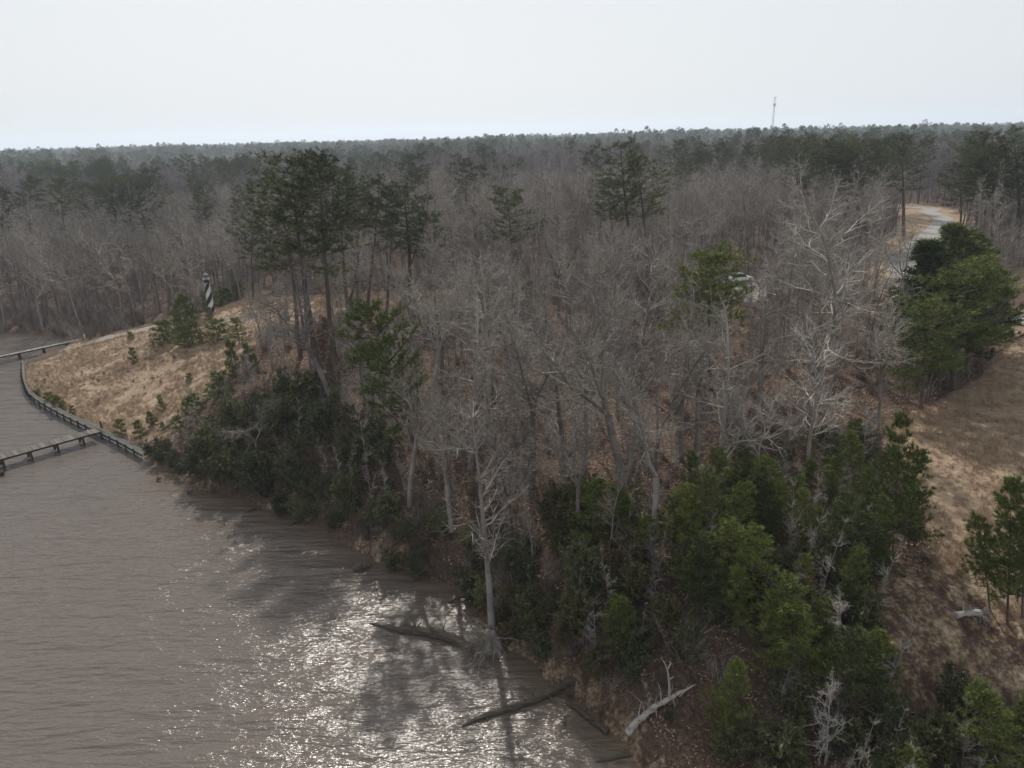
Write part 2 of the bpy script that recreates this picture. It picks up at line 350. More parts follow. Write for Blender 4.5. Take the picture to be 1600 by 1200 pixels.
def leafy(seed, H=4, R=2.0, mat='leaf', stems=7, K=7, Lf=.17, Wf=.07, twig='twig_grey'):
    r = random.Random(seed); rg = np.random.RandomState(seed); S1 = []; tips = []
    cfg = dict(n=[6, 4, 3], w=[.14, .22, .28], up=[.10, .06, .03], st=[.12, .1, 1], k=[2.6, 3.0, 0], a=[(30, 70), (25, 70), (0, 0)], r=[.42, .5, 0], rr=[.5, .5, 0], rmin=[.014, .008, 0], sh=lambda t: (1.15-.6*t))
    for i in range(stems):
        az = r.random()*6.28; tl = r.uniform(.1, .9)*R/H; grow(S1, (r.gauss(0, .15), r.gauss(0, .15), -.2), unit((math.cos(az)*tl, math.sin(az)*tl, 1)), H*r.uniform(.65, 1.0), .05, 0, cfg, r, tips)
    stem = Acc(); segs_to(stem, S1, {0: 4, 1: 3, 2: 3}, 0, 2)
    fo = Acc(); pts = [s[2] for s in S1 if s[0] >= 1]; dr = [unit(tuple(s[2][j]-s[1][j] for j in range(3))) for s in S1 if s[0] >= 1]
    if len(pts) > 1150:
        ix = rg.permutation(len(pts))[:1150]; pts = [pts[i] for i in ix]; dr = [dr[i] for i in ix]
    tufts(fo, pts, dr, rg, K, Lf*1.5, Wf*1.25, 0, up=.2)
    return stem.mesh('stems', [M[twig]]), fo.mesh('foliage', [M[mat]]), H
def brush(seed, H=2.5, R=1.6, stems=12, mat='brush', dense=1.0):
    r = random.Random(seed); S1 = []
    cfg = dict(n=[5, 3, 2], w=[.14, .25, .3], up=[.06, .04, .0], st=[.1, .0, 1], k=[2.2*dense, 2.6*dense, 0], a=[(20, 60), (25, 65), (0, 0)], r=[.42, .5, 0], rr=[.5, .5, 0], rmin=[.012, .009, 0], sh=lambda t: (1.1-.5*t))
    for i in range(stems):
        az = r.random()*6.28; tl = r.uniform(.1, 1.1)*R/H; grow(S1, (r.gauss(0, .2), r.gauss(0, .2), -.1), unit((math.cos(az)*tl, math.sin(az)*tl, 1)), H*r.uniform(.5, 1.0), .024, 0, cfg, r)
    a = Acc(); segs_to(a, S1, {0: 4, 1: 3, 2: 3}, 0, 2); return a.mesh('twigs', [M[mat]]), None, H
def grass(seed, H=.55, R=.35, n=30, mat='straw'):
    rg = np.random.RandomState(seed); az = rg.rand(n)*6.28; rr = R*np.sqrt(rg.rand(n)); o = np.stack([rr*np.cos(az), rr*np.sin(az), np.full(n, -.05)], 1)
    d = np.stack([rg.normal(0, .45, n), rg.normal(0, .45, n), np.ones(n)], 1); d /= np.linalg.norm(d, axis=1, keepdims=True); l = H*rg.uniform(.5, 1.2, (n, 1))
    sd = np.cross(d, rg.normal(0, 1, (n, 3))); sd /= np.linalg.norm(sd, axis=1, keepdims=True); wv = sd*.018
    V = np.stack([o-wv, o+wv, o+d*l], 1).reshape(-1, 3); a = Acc(); a.add(V, np.arange(n*3).reshape(-1, 3)); return a.mesh('grass_tuft', [M[mat]])
def leafpatch(seed, n=46, R=.9):
    rg = np.random.RandomState(seed); az = rg.rand(n)*6.28; rr = R*np.sqrt(rg.rand(n)); o = np.stack([rr*np.cos(az), rr*np.sin(az), rg.uniform(.02, .12, n)], 1)
    a1 = rg.rand(n)*6.28; u = np.stack([np.cos(a1), np.sin(a1), rg.normal(0, .4, n)], 1)*.075; v = np.stack([-np.sin(a1), np.cos(a1), rg.normal(0, .4, n)], 1)*.05
    V = np.stack([o-u, o+v, o+u, o-v], 1).reshape(-1, 3); a = Acc(); a.add(V, np.arange(n*4).reshape(-1, 4)); return a.mesh('leaf_patch', [M['leaf_dead']])

BARE = [hardwood(101, 18, .22, dense=1.0, spread=1.2), hardwood(102, 17, .20, dense=1.1, lowest=.5, spread=1.0), hardwood(103, 18, .26, fork=2), hardwood(104, 16, .18, lowest=.55, spread=.75, wander=.06),
        hardwood(105, 19, .25, dense=1.1, lowest=.35, spread=1.3), hardwood(106, 17, .24, fork=3), hardwood(107, 14, .13, lowest=.5, spread=.7), hardwood(108, 18, .22, lowest=.4, wander=.09, spread=1.25)]
GNARL = [hardwood(121, 17, .34, fork=2, spread=1.25, wander=.09, twig='twig_grey'), hardwood(122, 18, .34, fork=3, spread=1.15), hardwood(123, 17, .30, lowest=.3, spread=1.2, wander=.08)]
SLIM = [hardwood(131, 9, .07, lowest=.3, dense=.8, spread=.8), hardwood(132, 10, .08, lowest=.45, dense=.7, spread=.7), hardwood(133, 8, .06, lowest=.3, dense=.8, spread=.9)]
PALE = [hardwood(141, 18, .30, lowest=.35, dense=1.0, spread=.95, bark='bark_mid', twig='twig_grey', wander=.02), hardwood(142, 7, .10, lowest=.15, dense=1.0, spread=1.0, bark='bark_pale', twig='bark_pale')]
BAREFAR = [hardwood(150+i, 18, .2, far=True, lowest=.35, twig='twig_far') for i in range(5)]
PINE = [pine(201, 24, .28, .60, 3.6), pine(202, 24, .26, .56, 4.0), pine(203, 24, .26, .66, 3.4, nl=28), pine(204, 24, .30, .50, 4.2, nl=40), pine(205, 24, .25, .62, 3.0, nl=26), pine(206, 22, .24, .52, 3.8, mat='needle_dark')]
ROUND = [pine(216, 14, .2, .45, 3.4, nl=46, sub=5, K=13, mat='needle_young', L=.46, W=.06), pine(217, 14, .2, .30, 3.2, nl=46, sub=4, K=13, mat='needle_young', L=.46, W=.06)]
FULLP = [pine(211, 15, .24, .10, 4.2, nl=90, sub=4, K=14, mat='needle_dark', cone=True, L=.5, W=.075), pine(212, 15, .22, .14, 3.8, nl=80, sub=4, K=14, mat='needle_dark', cone=True, L=.5, W=.075), pine(213, 15, .22, .22, 3.6, nl=70, sub=4, K=14, mat='needle', cone=True, L=.5, W=.075)]
YOUNG = [pine(221, 8, .085, .22, 2.0, nl=40, sub=2, K=18, mat='needle_young', cone=True, L=.34, W=.04), pine(222, 8, .08, .34, 1.8, nl=32, sub=2, K=18, mat='needle_young', cone=True, L=.34, W=.04),
         pine(223, 8, .08, .15, 2.1, nl=42, sub=2, K=18, mat='needle_young', cone=True, L=.34, W=.04), pine(224, 8, .08, .3, 1.9, nl=35, sub=2, K=18, mat='needle', cone=True, L=.34, W=.04)]
SEEDL = [pine(231, 2.4, .035, .04, 1.0, nl=22, sub=2, K=14, mat='needle_young', cone=True, L=.3, W=.045), pine(232, 2.4, .035, .04, .9, nl=20, sub=2, K=14, mat='needle_young', cone=True, L=.3, W=.045)]
PINEFAR = [pine_far(240, 23, 3.6), pine_far(241, 22, 3.2, 'needle_dark'), pine_far(242, 24, 4.0, 'needle'), pine_far(243, 16, 3.0, 'needle_dark', .1)]
BEECH = [leafy(305, 4.5, 1.6, mat='leaf_dead', stems=3, K=5), leafy(306, 3.2, 1.4, mat='leaf_dead', stems=3, K=4)]
SHRUB = [leafy(301, 4.2, 2.4), leafy(302, 3.6, 2.4, stems=8), leafy(303, 4.8, 2.2, stems=8), leafy(304, 3.4, 2.2, mat='leaf_olive')]
BRUSH = [brush(311), brush(312, 3, 1.8), brush(313, 2.2, 1.8, stems=14), brush(314, 4, 2.4, stems=10, mat='twig_grey')]
SAPL = [hardwood(161, 5, .035, lowest=.2, dense=.5, spread=.6, far=True, twig='twig_grey'), hardwood(162, 6, .04, lowest=.3, dense=.5, spread=.5, far=True, twig='twig_grey'), hardwood(163, 4, .03, lowest=.2, far=True, twig='twig_far')]
GRASS = [grass(321), grass(322, .7, .3, 34), grass(323, .4, .45, 30)]
LEAFP = [leafpatch(331), leafpatch(332), leafpatch(333)]

# ------------------------------------------------------------------ zones (outlines of ground areas, given on the picture and tested on projected ground points)
Z_PEN = [(36, 572), (44, 600), (57, 624), (155, 677), (228, 716), (262, 712), (292, 660), (335, 615), (362, 580), (395, 550), (425, 505), (345, 489), (300, 498), (262, 498), (235, 505), (212, 512), (105, 540), (90, 555)]
Z_CLR = [(322, 492), (335, 479), (400, 466), (520, 460), (640, 455), (735, 450), (745, 466), (700, 486), (560, 495), (420, 510)]
Z_FIELD = [(1372, 665), (1420, 648), (1470, 625), (1530, 590), (1565, 548), (1600, 528), (1700, 520), (1950, 600), (1950, 1000), (1600, 985), (1540, 920), (1460, 895), (1440, 800), (1400, 740)]
Z_BLUFF = [(1372, 885), (1460, 893), (1540, 918), (1600, 980), (1750, 1010), (1750, 1110), (1500, 1120), (1390, 1085), (1365, 980)]
Z_ROADG = [(1398, 322), (1420, 317), (1480, 325), (1512, 345), (1512, 375), (1450, 415), (1420, 445), (1392, 430), (1402, 370)]
Z_LOT = [(1130, 436), (1195, 436), (1200, 470), (1140, 474)]
Z_LOWER = [(830, 850), (900, 790), (1010, 850), (1110, 800), (1200, 740), (1300, 700), (1370, 690), (1400, 760), (1440, 880), (1375, 890), (1365, 1000), (1400, 1100), (1500, 1130), (1600, 1120), (1700, 1300), (1000, 1300), (960, 1140), (900, 1080), (850, 1040), (800, 1000), (790, 900)]
Z_SHORE = [(228, 716), (262, 700), (300, 650), (345, 600), (380, 580), (450, 600), (540, 640), (620, 740), (720, 820), (800, 850), (800, 1030), (740, 940), (600, 890), (500, 830), (340, 775), (262, 740)]
Z_LOWROAD = [(1385, 410), (1480, 410), (1450, 560), (1375, 560)]

# ------------------------------------------------------------------ ground sheet
def axis(lo, hi, step, far, g=1.13):
    a = list(np.arange(lo, hi+step, step)); s = step; v = a[-1]
    while v < far: s *= g; v += s; a.append(v)
    s = step; v = a[0]; b = []
    while v > -far: s *= g; v -= s; b.append(v)
    return np.array(b[::-1]+a)
xs = axis(-125, 95, 0.8, 8800); ys = axis(22, 175, 0.8, 8800, 1.10)
XX, YY = np.meshgrid(xs, ys); xf = XX.ravel(); yf = YY.ravel(); hf = height(xf, yf)
nx, ny = len(xs), len(ys); ii = np.arange(ny-1)[:, None]*nx+np.arange(nx-1)[None]
Q = np.stack([ii, ii+1, ii+nx+1, ii+nx], -1).reshape(-1, 4)
gpx, gpy, gz = proj(xf, yf, hf)
dwf = sdist(xf, yf, WATER); rdf = segdist(xf, yf, ROADW, False)
PATHW = [tuple(G(a, b)[:2]) for a, b in PATH_PX]
m_grass = inpoly(gpx, gpy, Z_PEN) | inpoly(gpx, gpy, Z_CLR) | inpoly(gpx, gpy, Z_FIELD) | inpoly(gpx, gpy, Z_ROADG) | (rdf < 8)
m_sand = inpoly(gpx, gpy, Z_BLUFF) | ((dwf > -1) & (dwf < .9) & (xf > -45) & (vn(xf/5, yf/5, 71) > .5)) | inpoly(gpx, gpy, Z_LOT)
PATCHW = [tuple(G(a, b)[:2]) for a, b in PATCH_PX]
m_path = (segdist(xf, yf, PATHW, False) < 1.9) | (segdist(xf, yf, PATCHW, False) < 1.6)
gm, gn, gb = new_mat('ground_cover', .95, .1)
def attr(n, name):
    a = n.nodes.new('ShaderNodeAttribute'); a.attribute_name = name; return a.outputs['Fac']
co = gn.nodes.new('ShaderNodeTexCoord').outputs['Object']
n1 = noise(gn, .35, 5, co); n2 = noise(gn, 3.5, 4, co); n3 = noise(gn, 14, 3, co); n4 = noise(gn, 1.2, 4, co); n5 = noise(gn, .9, 5, co, sc=(1.3, .7, .8))
mixn = math_(gn, 'MULTIPLY_ADD', n3, .45, math_(gn, 'MULTIPLY', n2, .55))
litter = ramp(gn, [(.033, .023, .019), (.082, .055, .042), (.15, .102, .075), (.26, .19, .14)], mixn, [.25, .45, .58, .75])
litter = mixc(gn, ramp(gn, [(0, 0, 0), (1, 1, 1)], n1, [.45, .65]), litter, mixc(gn, .55, litter, (.055, .042, .032)))
straw = ramp(gn, [(.17, .12, .085), (.27, .20, .14), (.36, .275, .19), (.24, .195, .115)], math_(gn, 'MULTIPLY_ADD', n4, .55, math_(gn, 'MULTIPLY', n3, .45)), [.32, .48, .6, .75])
straw = mixc(gn, ramp(gn, [(0, 0, 0), (.8, .8, .8)], n1, [.5, .7]), straw, (.15, .095, .062))
sand = ramp(gn, [(.05, .032, .025), (.10, .066, .05), (.20, .145, .095), (.36, .30, .21)], math_(gn, 'MULTIPLY_ADD', n5, .6, math_(gn, 'MULTIPLY', n2, .4)), [.34, .47, .54, .64])
gravel = ramp(gn, [(.17, .155, .135), (.30, .28, .25)], n3)
def soft(a, s=.35):
    q = math_(gn, 'MULTIPLY_ADD', math_(gn, 'SUBTRACT', n4, .5), 1.4, a); return ramp(gn, [(0, 0, 0), (1, 1, 1)], q, [.35, .65])
c = mixc(gn, soft(attr(gn, 'grass_cover')), litter, straw)
c = mixc(gn, soft(attr(gn, 'sand_cover')), c, sand)
c = mixc(gn, soft(attr(gn, 'gravel_cover')), c, gravel)
gn.links.new(c, gb.inputs['Base Color'])
bp = gn.nodes.new('ShaderNodeBump'); bp.inputs['Strength'].default_value = .9; bp.inputs['Distance'].default_value = .22
gn.links.new(mixn, bp.inputs['Height']); gn.links.new(bp.outputs[0], gb.inputs['Normal'])
gme = mesh_np('ground', np.stack([xf, yf, hf], 1), [Q], [gm], smooth=True)
for nm, v in (('grass_cover', m_grass), ('sand_cover', m_sand), ('gravel_cover', m_path | inpoly(gpx, gpy, Z_LOT))):
    a = gme.attributes.new(nm, 'FLOAT', 'POINT'); a.data.foreach_set('value', v.astype(np.float32))
obj('ground', gme, kind='structure', label='leaf-littered forest floor and dry grass falling in a bluff to the river')

# ------------------------------------------------------------------ water
wx = axis(-110, 20, 1.0, 900, 1.2); wy = axis(25, 160, 1.0, 330, 1.2); wx = wx[(wx > -900) & (wx < 160)]; wy = wy[(wy > -300)]
WX, WY = np.meshgrid(wx, wy); a1, b1 = WX.ravel(), WY.ravel(); nx2, ny2 = len(wx), len(wy)
ii = np.arange(ny2-1)[:, None]*nx2+np.arange(nx2-1)[None]; Q2 = np.stack([ii, ii+1, ii+nx2+1, ii+nx2], -1).reshape(-1, 4)
d1 = -sdist(a1, b1, WATER); keep = d1 > -6
kq = keep[Q2].any(1); Q2 = Q2[kq]
wm, wn, wb = new_mat('river_water', .14, .5); wb.inputs['IOR'].default_value = 1.33
sh = attr(wn, 'shallow'); co = wn.nodes.new('ShaderNodeTexCoord').outputs['Object']
shn = math_(wn, 'MULTIPLY', sh, math_(wn, 'MULTIPLY_ADD', noise(wn, .12, 3, co), 1.6, .0), clamp=True)
wn.links.new(mixc(wn, shn, (.100, .083, .072), (.125, .085, .052)), wb.inputs['Base Color'])
wv = math_(wn, 'MULTIPLY_ADD', noise(wn, .5, 2, co, sc=(.25, 1, 1)), 1.0, math_(wn, 'MULTIPLY', noise(wn, 1.7, 3, co, sc=(.28, 1, 1), rough=.55), .42))
wv = math_(wn, 'MULTIPLY_ADD', noise(wn, 5, 3, co, sc=(.38, 1, 1)), .12, wv)
wb_ = wn.nodes.new('ShaderNodeBump'); wb_.inputs['Strength'].default_value = 1.0; wb_.inputs['Distance'].default_value = .52
wn.links.new(wv, wb_.inputs['Height']); wn.links.new(wb_.outputs[0], wb.inputs['Normal'])
wme = mesh_np('water', np.stack([a1, b1, np.zeros_like(a1)], 1), [Q2], [wm], smooth=True)
at_ = wme.attributes.new('shallow', 'FLOAT', 'POINT'); at_.data.foreach_set('value', np.clip(np.exp(-np.maximum(d1, 0)/1.8)*(a1 > -45), 0, 1).astype(np.float32))
obj('water', wme, kind='structure', label='brown rippled river water with sun glitter')

# ------------------------------------------------------------------ road
def strip(pts, width, lift, z=None):
    pts = np.array(pts, float); t = np.gradient(pts, axis=0); t /= np.linalg.norm(t, axis=1, keepdims=True); nr = np.stack([-t[:, 1], t[:, 0]], 1)
    k = 5; V = []
    for j in range(k):
        o = pts+nr*width*(j/(k-1)-.5); zz = height(o[:, 0], o[:, 1])+lift; V.append(np.stack([o[:, 0], o[:, 1], zz], 1))
    zc = np.mean([v[:, 2] for v in V], 0)
    for v in V: v[:, 2] = zc
    V = np.stack(V, 1); n = len(pts); V = V.reshape(-1, 3); i = np.arange(n-1)[:, None]*k+np.arange(k-1)[None]
    return V, np.stack([i, i+1, i+k+1, i+k], -1).reshape(-1, 4)
rm, rn, rb = new_mat('worn_asphalt', .9, .2)
rn.links.new(ramp(rn, [(.16, .155, .145), (.25, .24, .225), (.33, .32, .30)], noise(rn, .6, 5)), rb.inputs['Base Color'])
V, F = strip([tuple(p) for p in smooth_line(ROAD, 24)], 5.6, .12)
obj('road', mesh_np('road', V, [F], [rm], smooth=True), kind='structure', label='pale asphalt road curving through the wood')

# ------------------------------------------------------------------ stuff by geometry nodes
def stuff(name, pts, meshes, rot, scl, idx, label, tilt=None):
    pts = np.asarray(pts, np.float32)
    src = bpy.data.collections.new(name+'_forms')
    for i, me in enumerate(meshes):
        o = bpy.data.objects.new('form_%02d' % i, me); src.objects.link(o)
    me = bpy.data.meshes.new(name); me.vertices.add(len(pts)); me.vertices.foreach_set('co', pts.ravel())
    for nm, ty, v in (('turn', 'FLOAT', rot), ('grow', 'FLOAT', scl), ('form', 'INT', idx)):
        a = me.attributes.new(nm, ty, 'POINT'); a.data.foreach_set('value', np.asarray(v, np.float32 if ty == 'FLOAT' else np.int32))
    o = obj(name, me, kind='stuff', label=label)
    g = bpy.data.node_groups.new(name, 'GeometryNodeTree'); g.interface.new_socket('Geometry', in_out='INPUT', socket_type='NodeSocketGeometry'); g.interface.new_socket('Geometry', in_out='OUTPUT', socket_type='NodeSocketGeometry')
    gi = g.nodes.new('NodeGroupInput'); go = g.nodes.new('NodeGroupOutput'); ip = g.nodes.new('GeometryNodeInstanceOnPoints'); ci = g.nodes.new('GeometryNodeCollectionInfo')
    ci.inputs['Collection'].default_value = src; ci.inputs['Separate Children'].default_value = True; ci.inputs['Reset Children'].default_value = True
    ip.inputs['Pick Instance'].default_value = True
    def na(nm, ty):
        k = g.nodes.new('GeometryNodeInputNamedAttribute'); k.data_type = ty; k.inputs['Name'].default_value = nm; return k.outputs['Attribute']
    cx = g.nodes.new('ShaderNodeCombineXYZ'); g.links.new(na('turn', 'FLOAT'), cx.inputs[2])
    g.links.new(gi.outputs[0], ip.inputs['Points']); g.links.new(ci.outputs[0], ip.inputs['Instance']); g.links.new(na('form', 'INT'), ip.inputs['Instance Index'])
    g.links.new(cx.outputs[0], ip.inputs['Rotation']); g.links.new(na('grow', 'FLOAT'), ip.inputs['Scale']); g.links.new(ip.outputs[0], go.inputs[0])
    md = o.modifiers.new('scatter', 'NODES'); md.node_group = g
    return o
def grid_pts(x0, x1, y0, y1, step):
    a, b = np.meshgrid(np.arange(x0, x1, step), np.arange(y0, y1, step)); a = a.ravel(); b = b.ravel()
    a = a+rs.uniform(-.48, .48, a.shape)*step; b = b+rs.uniform(-.48, .48, b.shape)*step; return a, b
def frustum(a, b, margin=1.25, near=20): return (np.abs(a) < (b*.72+18)*margin) & (b > near)

# ------------------------------------------------------------------ placing individual plants
def orient(o, base, top, H, rz, sxy=None):
    v = Vector(top)-Vector(base); L = v.length; s = L/H
    q = v.to_track_quat('Z', 'Y')@Quaternion((0, 0, 1), rz); o.rotation_mode = 'QUATERNION'; o.rotation_quaternion = q; o.location = base
    k = s if sxy is None else sxy; o.scale = (k, k, s)
PART = {'tree': ('trunk', 'branches'), 'pine': ('trunk', 'crown'), 'shrub': ('stems', 'foliage'), 'brush': ('twigs', None)}
def plant(name, form, kind, base, top, label, cat, group=None, sxy=None, rz=None):
    rz = rnd.random()*6.28 if rz is None else rz
    if form[1] is None:
        o = obj(name, form[0]); o['label'] = label; o['category'] = cat
        if group: o['group'] = group
    else:
        o = empty(name, base, label, cat, group); pn = PART[kind]
        obj(pn[0], form[0], o); obj(pn[1], form[1], o)
    orient(o, base, top, form[2], rz, sxy); return o
LAND = [(768, 1000, 'pale trunk'), (650, 990, 'long log'), (840, 1095, 'slanting log'), (1040, 1100, 'bleached dead tree'), (1290, 1185, 'pale conical dead tree'), (1312, 1005, 'pale twisted dead tree'),
 (1510, 965, 'uprooted stump'), (1395, 872, 'tallest young pine'), (1575, 970, 'right-edge young pines'), (1015, 865, 'V-forked bare tree'), (978, 790, 'crooked bare tree'), (1120, 800, 'long-limbed bare tree'),
 (1262, 760, 'silvery bare tree'), (1190, 800, 'silvery-crowned tree'), (1112, 610, 'bright green pine crown'), (1272, 640, 'tallest bare tree'), (1500, 590, 'dense dark pine clump'), (1450, 345, 'road bend'), (1157, 440, 'parked white car'),
 (998, 452, 'highest domed pine'), (800, 480, 'rounded green pine'), (662, 735, 'leaning light green pine'), (640, 482, 'broad lone pine'), (497, 590, 'leftmost tall pine'), (331, 489, 'striped lighthouse'), (60, 545, 'far pier'), (228, 716, 'bulkhead end'),
 (405, 735, 'bulkhead grey tree'), (524, 640, 'grey leaning tree'), (390, 475, 'clearing snag'), (560, 470, 'clearing'), (1206, 260, 'radio mast'), (309, 270, 'blue water tank'), (1600, 420, 'roadside tall pines'), (1235, 385, 'pines behind the wood')]
def where(px_, py_):
    j = min(range(len(LAND)), key=lambda q: (LAND[q][0]-px_)**2+((LAND[q][1]-py_)*1.3)**2); dx = px_-LAND[j][0]; dy = py_-LAND[j][1]; d_ = math.hypot(dx, dy)
    ho = 'left of' if dx < 0 else 'right of'; ve = 'behind' if dy < 0 else 'before'
    if abs(dx) > 2*abs(dy): w_ = ho
    elif abs(dy) > 2*abs(dx): w_ = ve
    else: w_ = ve+' and '+ho
    return ('close ' if d_ < 28 else ('a little way ' if d_ < 60 else ('' if d_ < 110 else 'well ')))+w_+' the '+LAND[j][2]
def size(v, lo_, hi_): return 'small' if v < lo_ else ('large' if v > hi_ else 'middling')
KEEP = []   # ground circles already taken by placed trees
def put(name, form, kind, bx, by, tx, ty, label, cat, group=None, wid=None, rz=None, sink=.1):
    b = G(bx, by); t = TOP(b, tx, ty); b = b-np.array([0, 0, sink]); KEEP.append((b[0], b[1]))
    L = np.linalg.norm(t-b); return plant(name, form, kind, tuple(b), tuple(t), label, cat, group, None if wid is None else wid*L/form[2], rz)

GP = 'tall pines standing in front of the clearing'
put('pine_tree', PINE[3], 'pine', 497, 590, 452, 250, 'tall dark pine with the widest crown, leftmost of the stand before the clearing', 'pine tree', GP, 1.45, rz=.5)
put('pine_tree', PINE[0], 'pine', 527, 600, 494, 252, 'tall pine second from the left in the stand before the clearing', 'pine tree', GP, 1.3)
put('pine_tree', PINE[1], 'pine', 545, 520, 540, 263, 'tall pine third from the left, its crown touching the highest crown beside it', 'pine tree', GP, 1.25)
put('pine_tree', PINE[2], 'pine', 574, 505, 582, 283, 'slim tall pine with a small crown in the middle of the stand', 'pine tree', GP, 1.25)
put('pine_tree', PINE[4], 'pine', 603, 500, 612, 300, 'slim pine with a thin straight stem just left of the rightmost tall pine', 'pine tree', GP, 1.3)
put('pine_tree', PINE[3], 'pine', 640, 482, 634, 292, 'broad pine standing alone at the right end of the stand before the clearing', 'pine tree', GP, 1.6, rz=2.2)
put('pine_tree', PINE[5], 'pine', 470, 560, 425, 290, 'dark pine leaning out from the left end of the tall stand, crown low', 'pine tree', GP, 1.4)
put('pine_tree', PINE[4], 'pine', 560, 515, 556, 300, 'half-hidden thin pine in the middle of the tall stand', 'pine tree', GP, 1.3)
put('pine_tree', PINE[0], 'pine', 622, 490, 660, 335, 'lower pine leaning right at the right end of the tall stand', 'pine tree', GP, 1.4)
put('pine_tree', PINE[5], 'pine', 395, 468, 398, 345, 'low dark pine behind the lighthouse at the edge of the clearing', 'pine tree', None, 1.2)
put('pine_tree', ROUND[1], 'pine', 662, 735, 578, 478, 'leaning light green pine in the middle of the leafy slope', 'pine tree', None, .85)
put('pine_tree', PINE[1], 'pine', 800, 480, 804, 296, 'rounded green pine behind the bare wood left of the highest pine crown', 'pine tree', None, 1.4)
put('pine_tree', PINE[3], 'pine', 998, 452, 966, 228, 'highest pine in the middle of the wood with a domed crown', 'pine tree', None, 1.45)
put('pine_tree', PINE[0], 'pine', 1012, 455, 1003, 252, 'pine close behind the highest domed pine, crown reaching to its right', 'pine tree', None, 1.4)
put('pine_tree', PINE[4], 'pine', 970, 448, 945, 285, 'lower pine at the left foot of the highest domed pine', 'pine tree', None, 1.1)
put('pine_tree', ROUND[0], 'pine', 1112, 610, 1100, 403, 'bright green dense pine crown rising from the bare wood', 'pine tree', None, 1.2)
for bx, by, tx, ty, lb in ((1238, 385, 1235, 223, 'flat-topped pine standing alone left of the row behind the wood'), (1290, 380, 1290, 228, 'pine at the left end of the row behind the wood'),
        (1322, 385, 1320, 232, 'second pine of the row behind the tall bare tree'), (1345, 380, 1342, 224, 'third pine of the row behind the wood'), (1412, 372, 1410, 219, 'dark high pine at the right end of the row, beside the road'),
        (1525, 400, 1530, 235, 'left pine of the tall group right of the road'), (1550, 395, 1545, 216, 'middle pine of the tall group right of the road'), (1592, 400, 1588, 222, 'right pine of the tall group right of the road'), (1500, 385, 1500, 262, 'lower pine beside the road bend')):
    put('pine_tree', PINE[rnd.choice([1, 3, 5, 5])], 'pine', bx, by, tx, ty-3, lb, 'pine tree', 'pines standing along the road', 1.6)
for bx, by, tx, ty, f, w_, lb in ((1455, 575, 1452, 375, 0, .95, 'dark full pine at the left of the dense clump by the field'), (1496, 560, 1496, 352, 1, 1.0, 'highest dark pine of the dense clump by the field'),
        (1528, 548, 1530, 368, 0, .95, 'dark full pine on the right of the dense clump by the road'), (1440, 640, 1445, 480, 2, .95, 'lighter green pine in front of the dense clump at the field edge'), (1490, 610, 1486, 430, 1, 1.05, 'broad dark pine in front of the dense clump, limbs reaching the grass'),
        (1512, 590, 1510, 410, 0, .85, 'dark pine with drooping limbs beside the asphalt of the road'), (1415, 570, 1416, 440, 1, .75, 'narrow dark pine left of the dense clump')):
    put('pine_tree', (ROUND[1] if by > 585 else (FULLP[2] if f else FULLP[1])), 'pine', bx, by, tx, ty, lb, 'pine tree', 'dense dark pines beside the field', w_*1.6)
for bx, by, tx, ty, w_, lb in ((50, 402, 46, 279, 1.3, 'round-topped pine at the far left above the bare creek wood'), (108, 425, 96, 284, 1.1, 'flat-topped thin-stemmed pine above the creek wood'), (150, 420, 145, 293, 1.4, 'bushy dark pine right of the flat-topped one in the creek wood'),
        (296, 345, 292, 244, 1.2, 'pine rising above the far wood left of the tall stand'), (326, 385, 318, 286, 1.1, 'small dark pine crown in the bare wood above the lighthouse'), (356, 350, 352, 256, 1.3, 'pine in the far wood close left of the tall stand'), (5, 440, 2, 300, 1.2, 'green pine cut by the left edge of the picture')):
    put('pine_tree', PINE[rnd.choice([0, 1, 4, 5])], 'pine', bx, by, tx, ty, lb, 'pine tree', None, w_)
YG = 'young pines at the edge of the dry field'
for bx, by, tx, ty, f, w_, lb in ((1395, 872, 1396, 655, 0, .62, 'tallest young pine at the field edge with a narrow pointed top'), (1420, 860, 1432, 700, 2, .8, 'full young pine beside the tallest one, leaning over the dry grass'), (1352, 860, 1352, 735, 1, .8, 'young pine with a bare thin stem left of the tallest one'),
        (1300, 800, 1312, 715, 3, .95, 'pair-stemmed light green young pine at the foot of the bare wood'), (1308, 815, 1296, 728, 1, .8, 'slim young pine leaning beside the light green one'), (1262, 880, 1262, 770, 0, .8, 'young pine growing below the bare beech-like crown'), (1240, 850, 1244, 745, 1, .8, 'young pine behind the dense green thicket'),
        (1212, 870, 1216, 785, 3, .9, 'young pine at the left of the thicket below the wood'), (1575, 975, 1566, 758, 0, .7, 'tallest young pine of the group at the right edge'), (1548, 955, 1530, 805, 1, .8, 'thin-stemmed young pine leaning left at the right edge'), (1598, 965, 1592, 750, 3, .75, 'young pine at the far right edge of the picture'),
        (1590, 940, 1610, 800, 2, .7, 'low young pine behind the group at the right edge'), (1560, 1230, 1555, 1075, 2, 1.0, 'young pine seen from above at the bottom right corner'), (1610, 1220, 1600, 1110, 0, 1.0, 'young pine cut by the bottom right corner of the picture')):
    put('young_pine', YOUNG[f], 'pine', bx, by, tx, ty, lb, 'young pine', YG, w_*1.1)
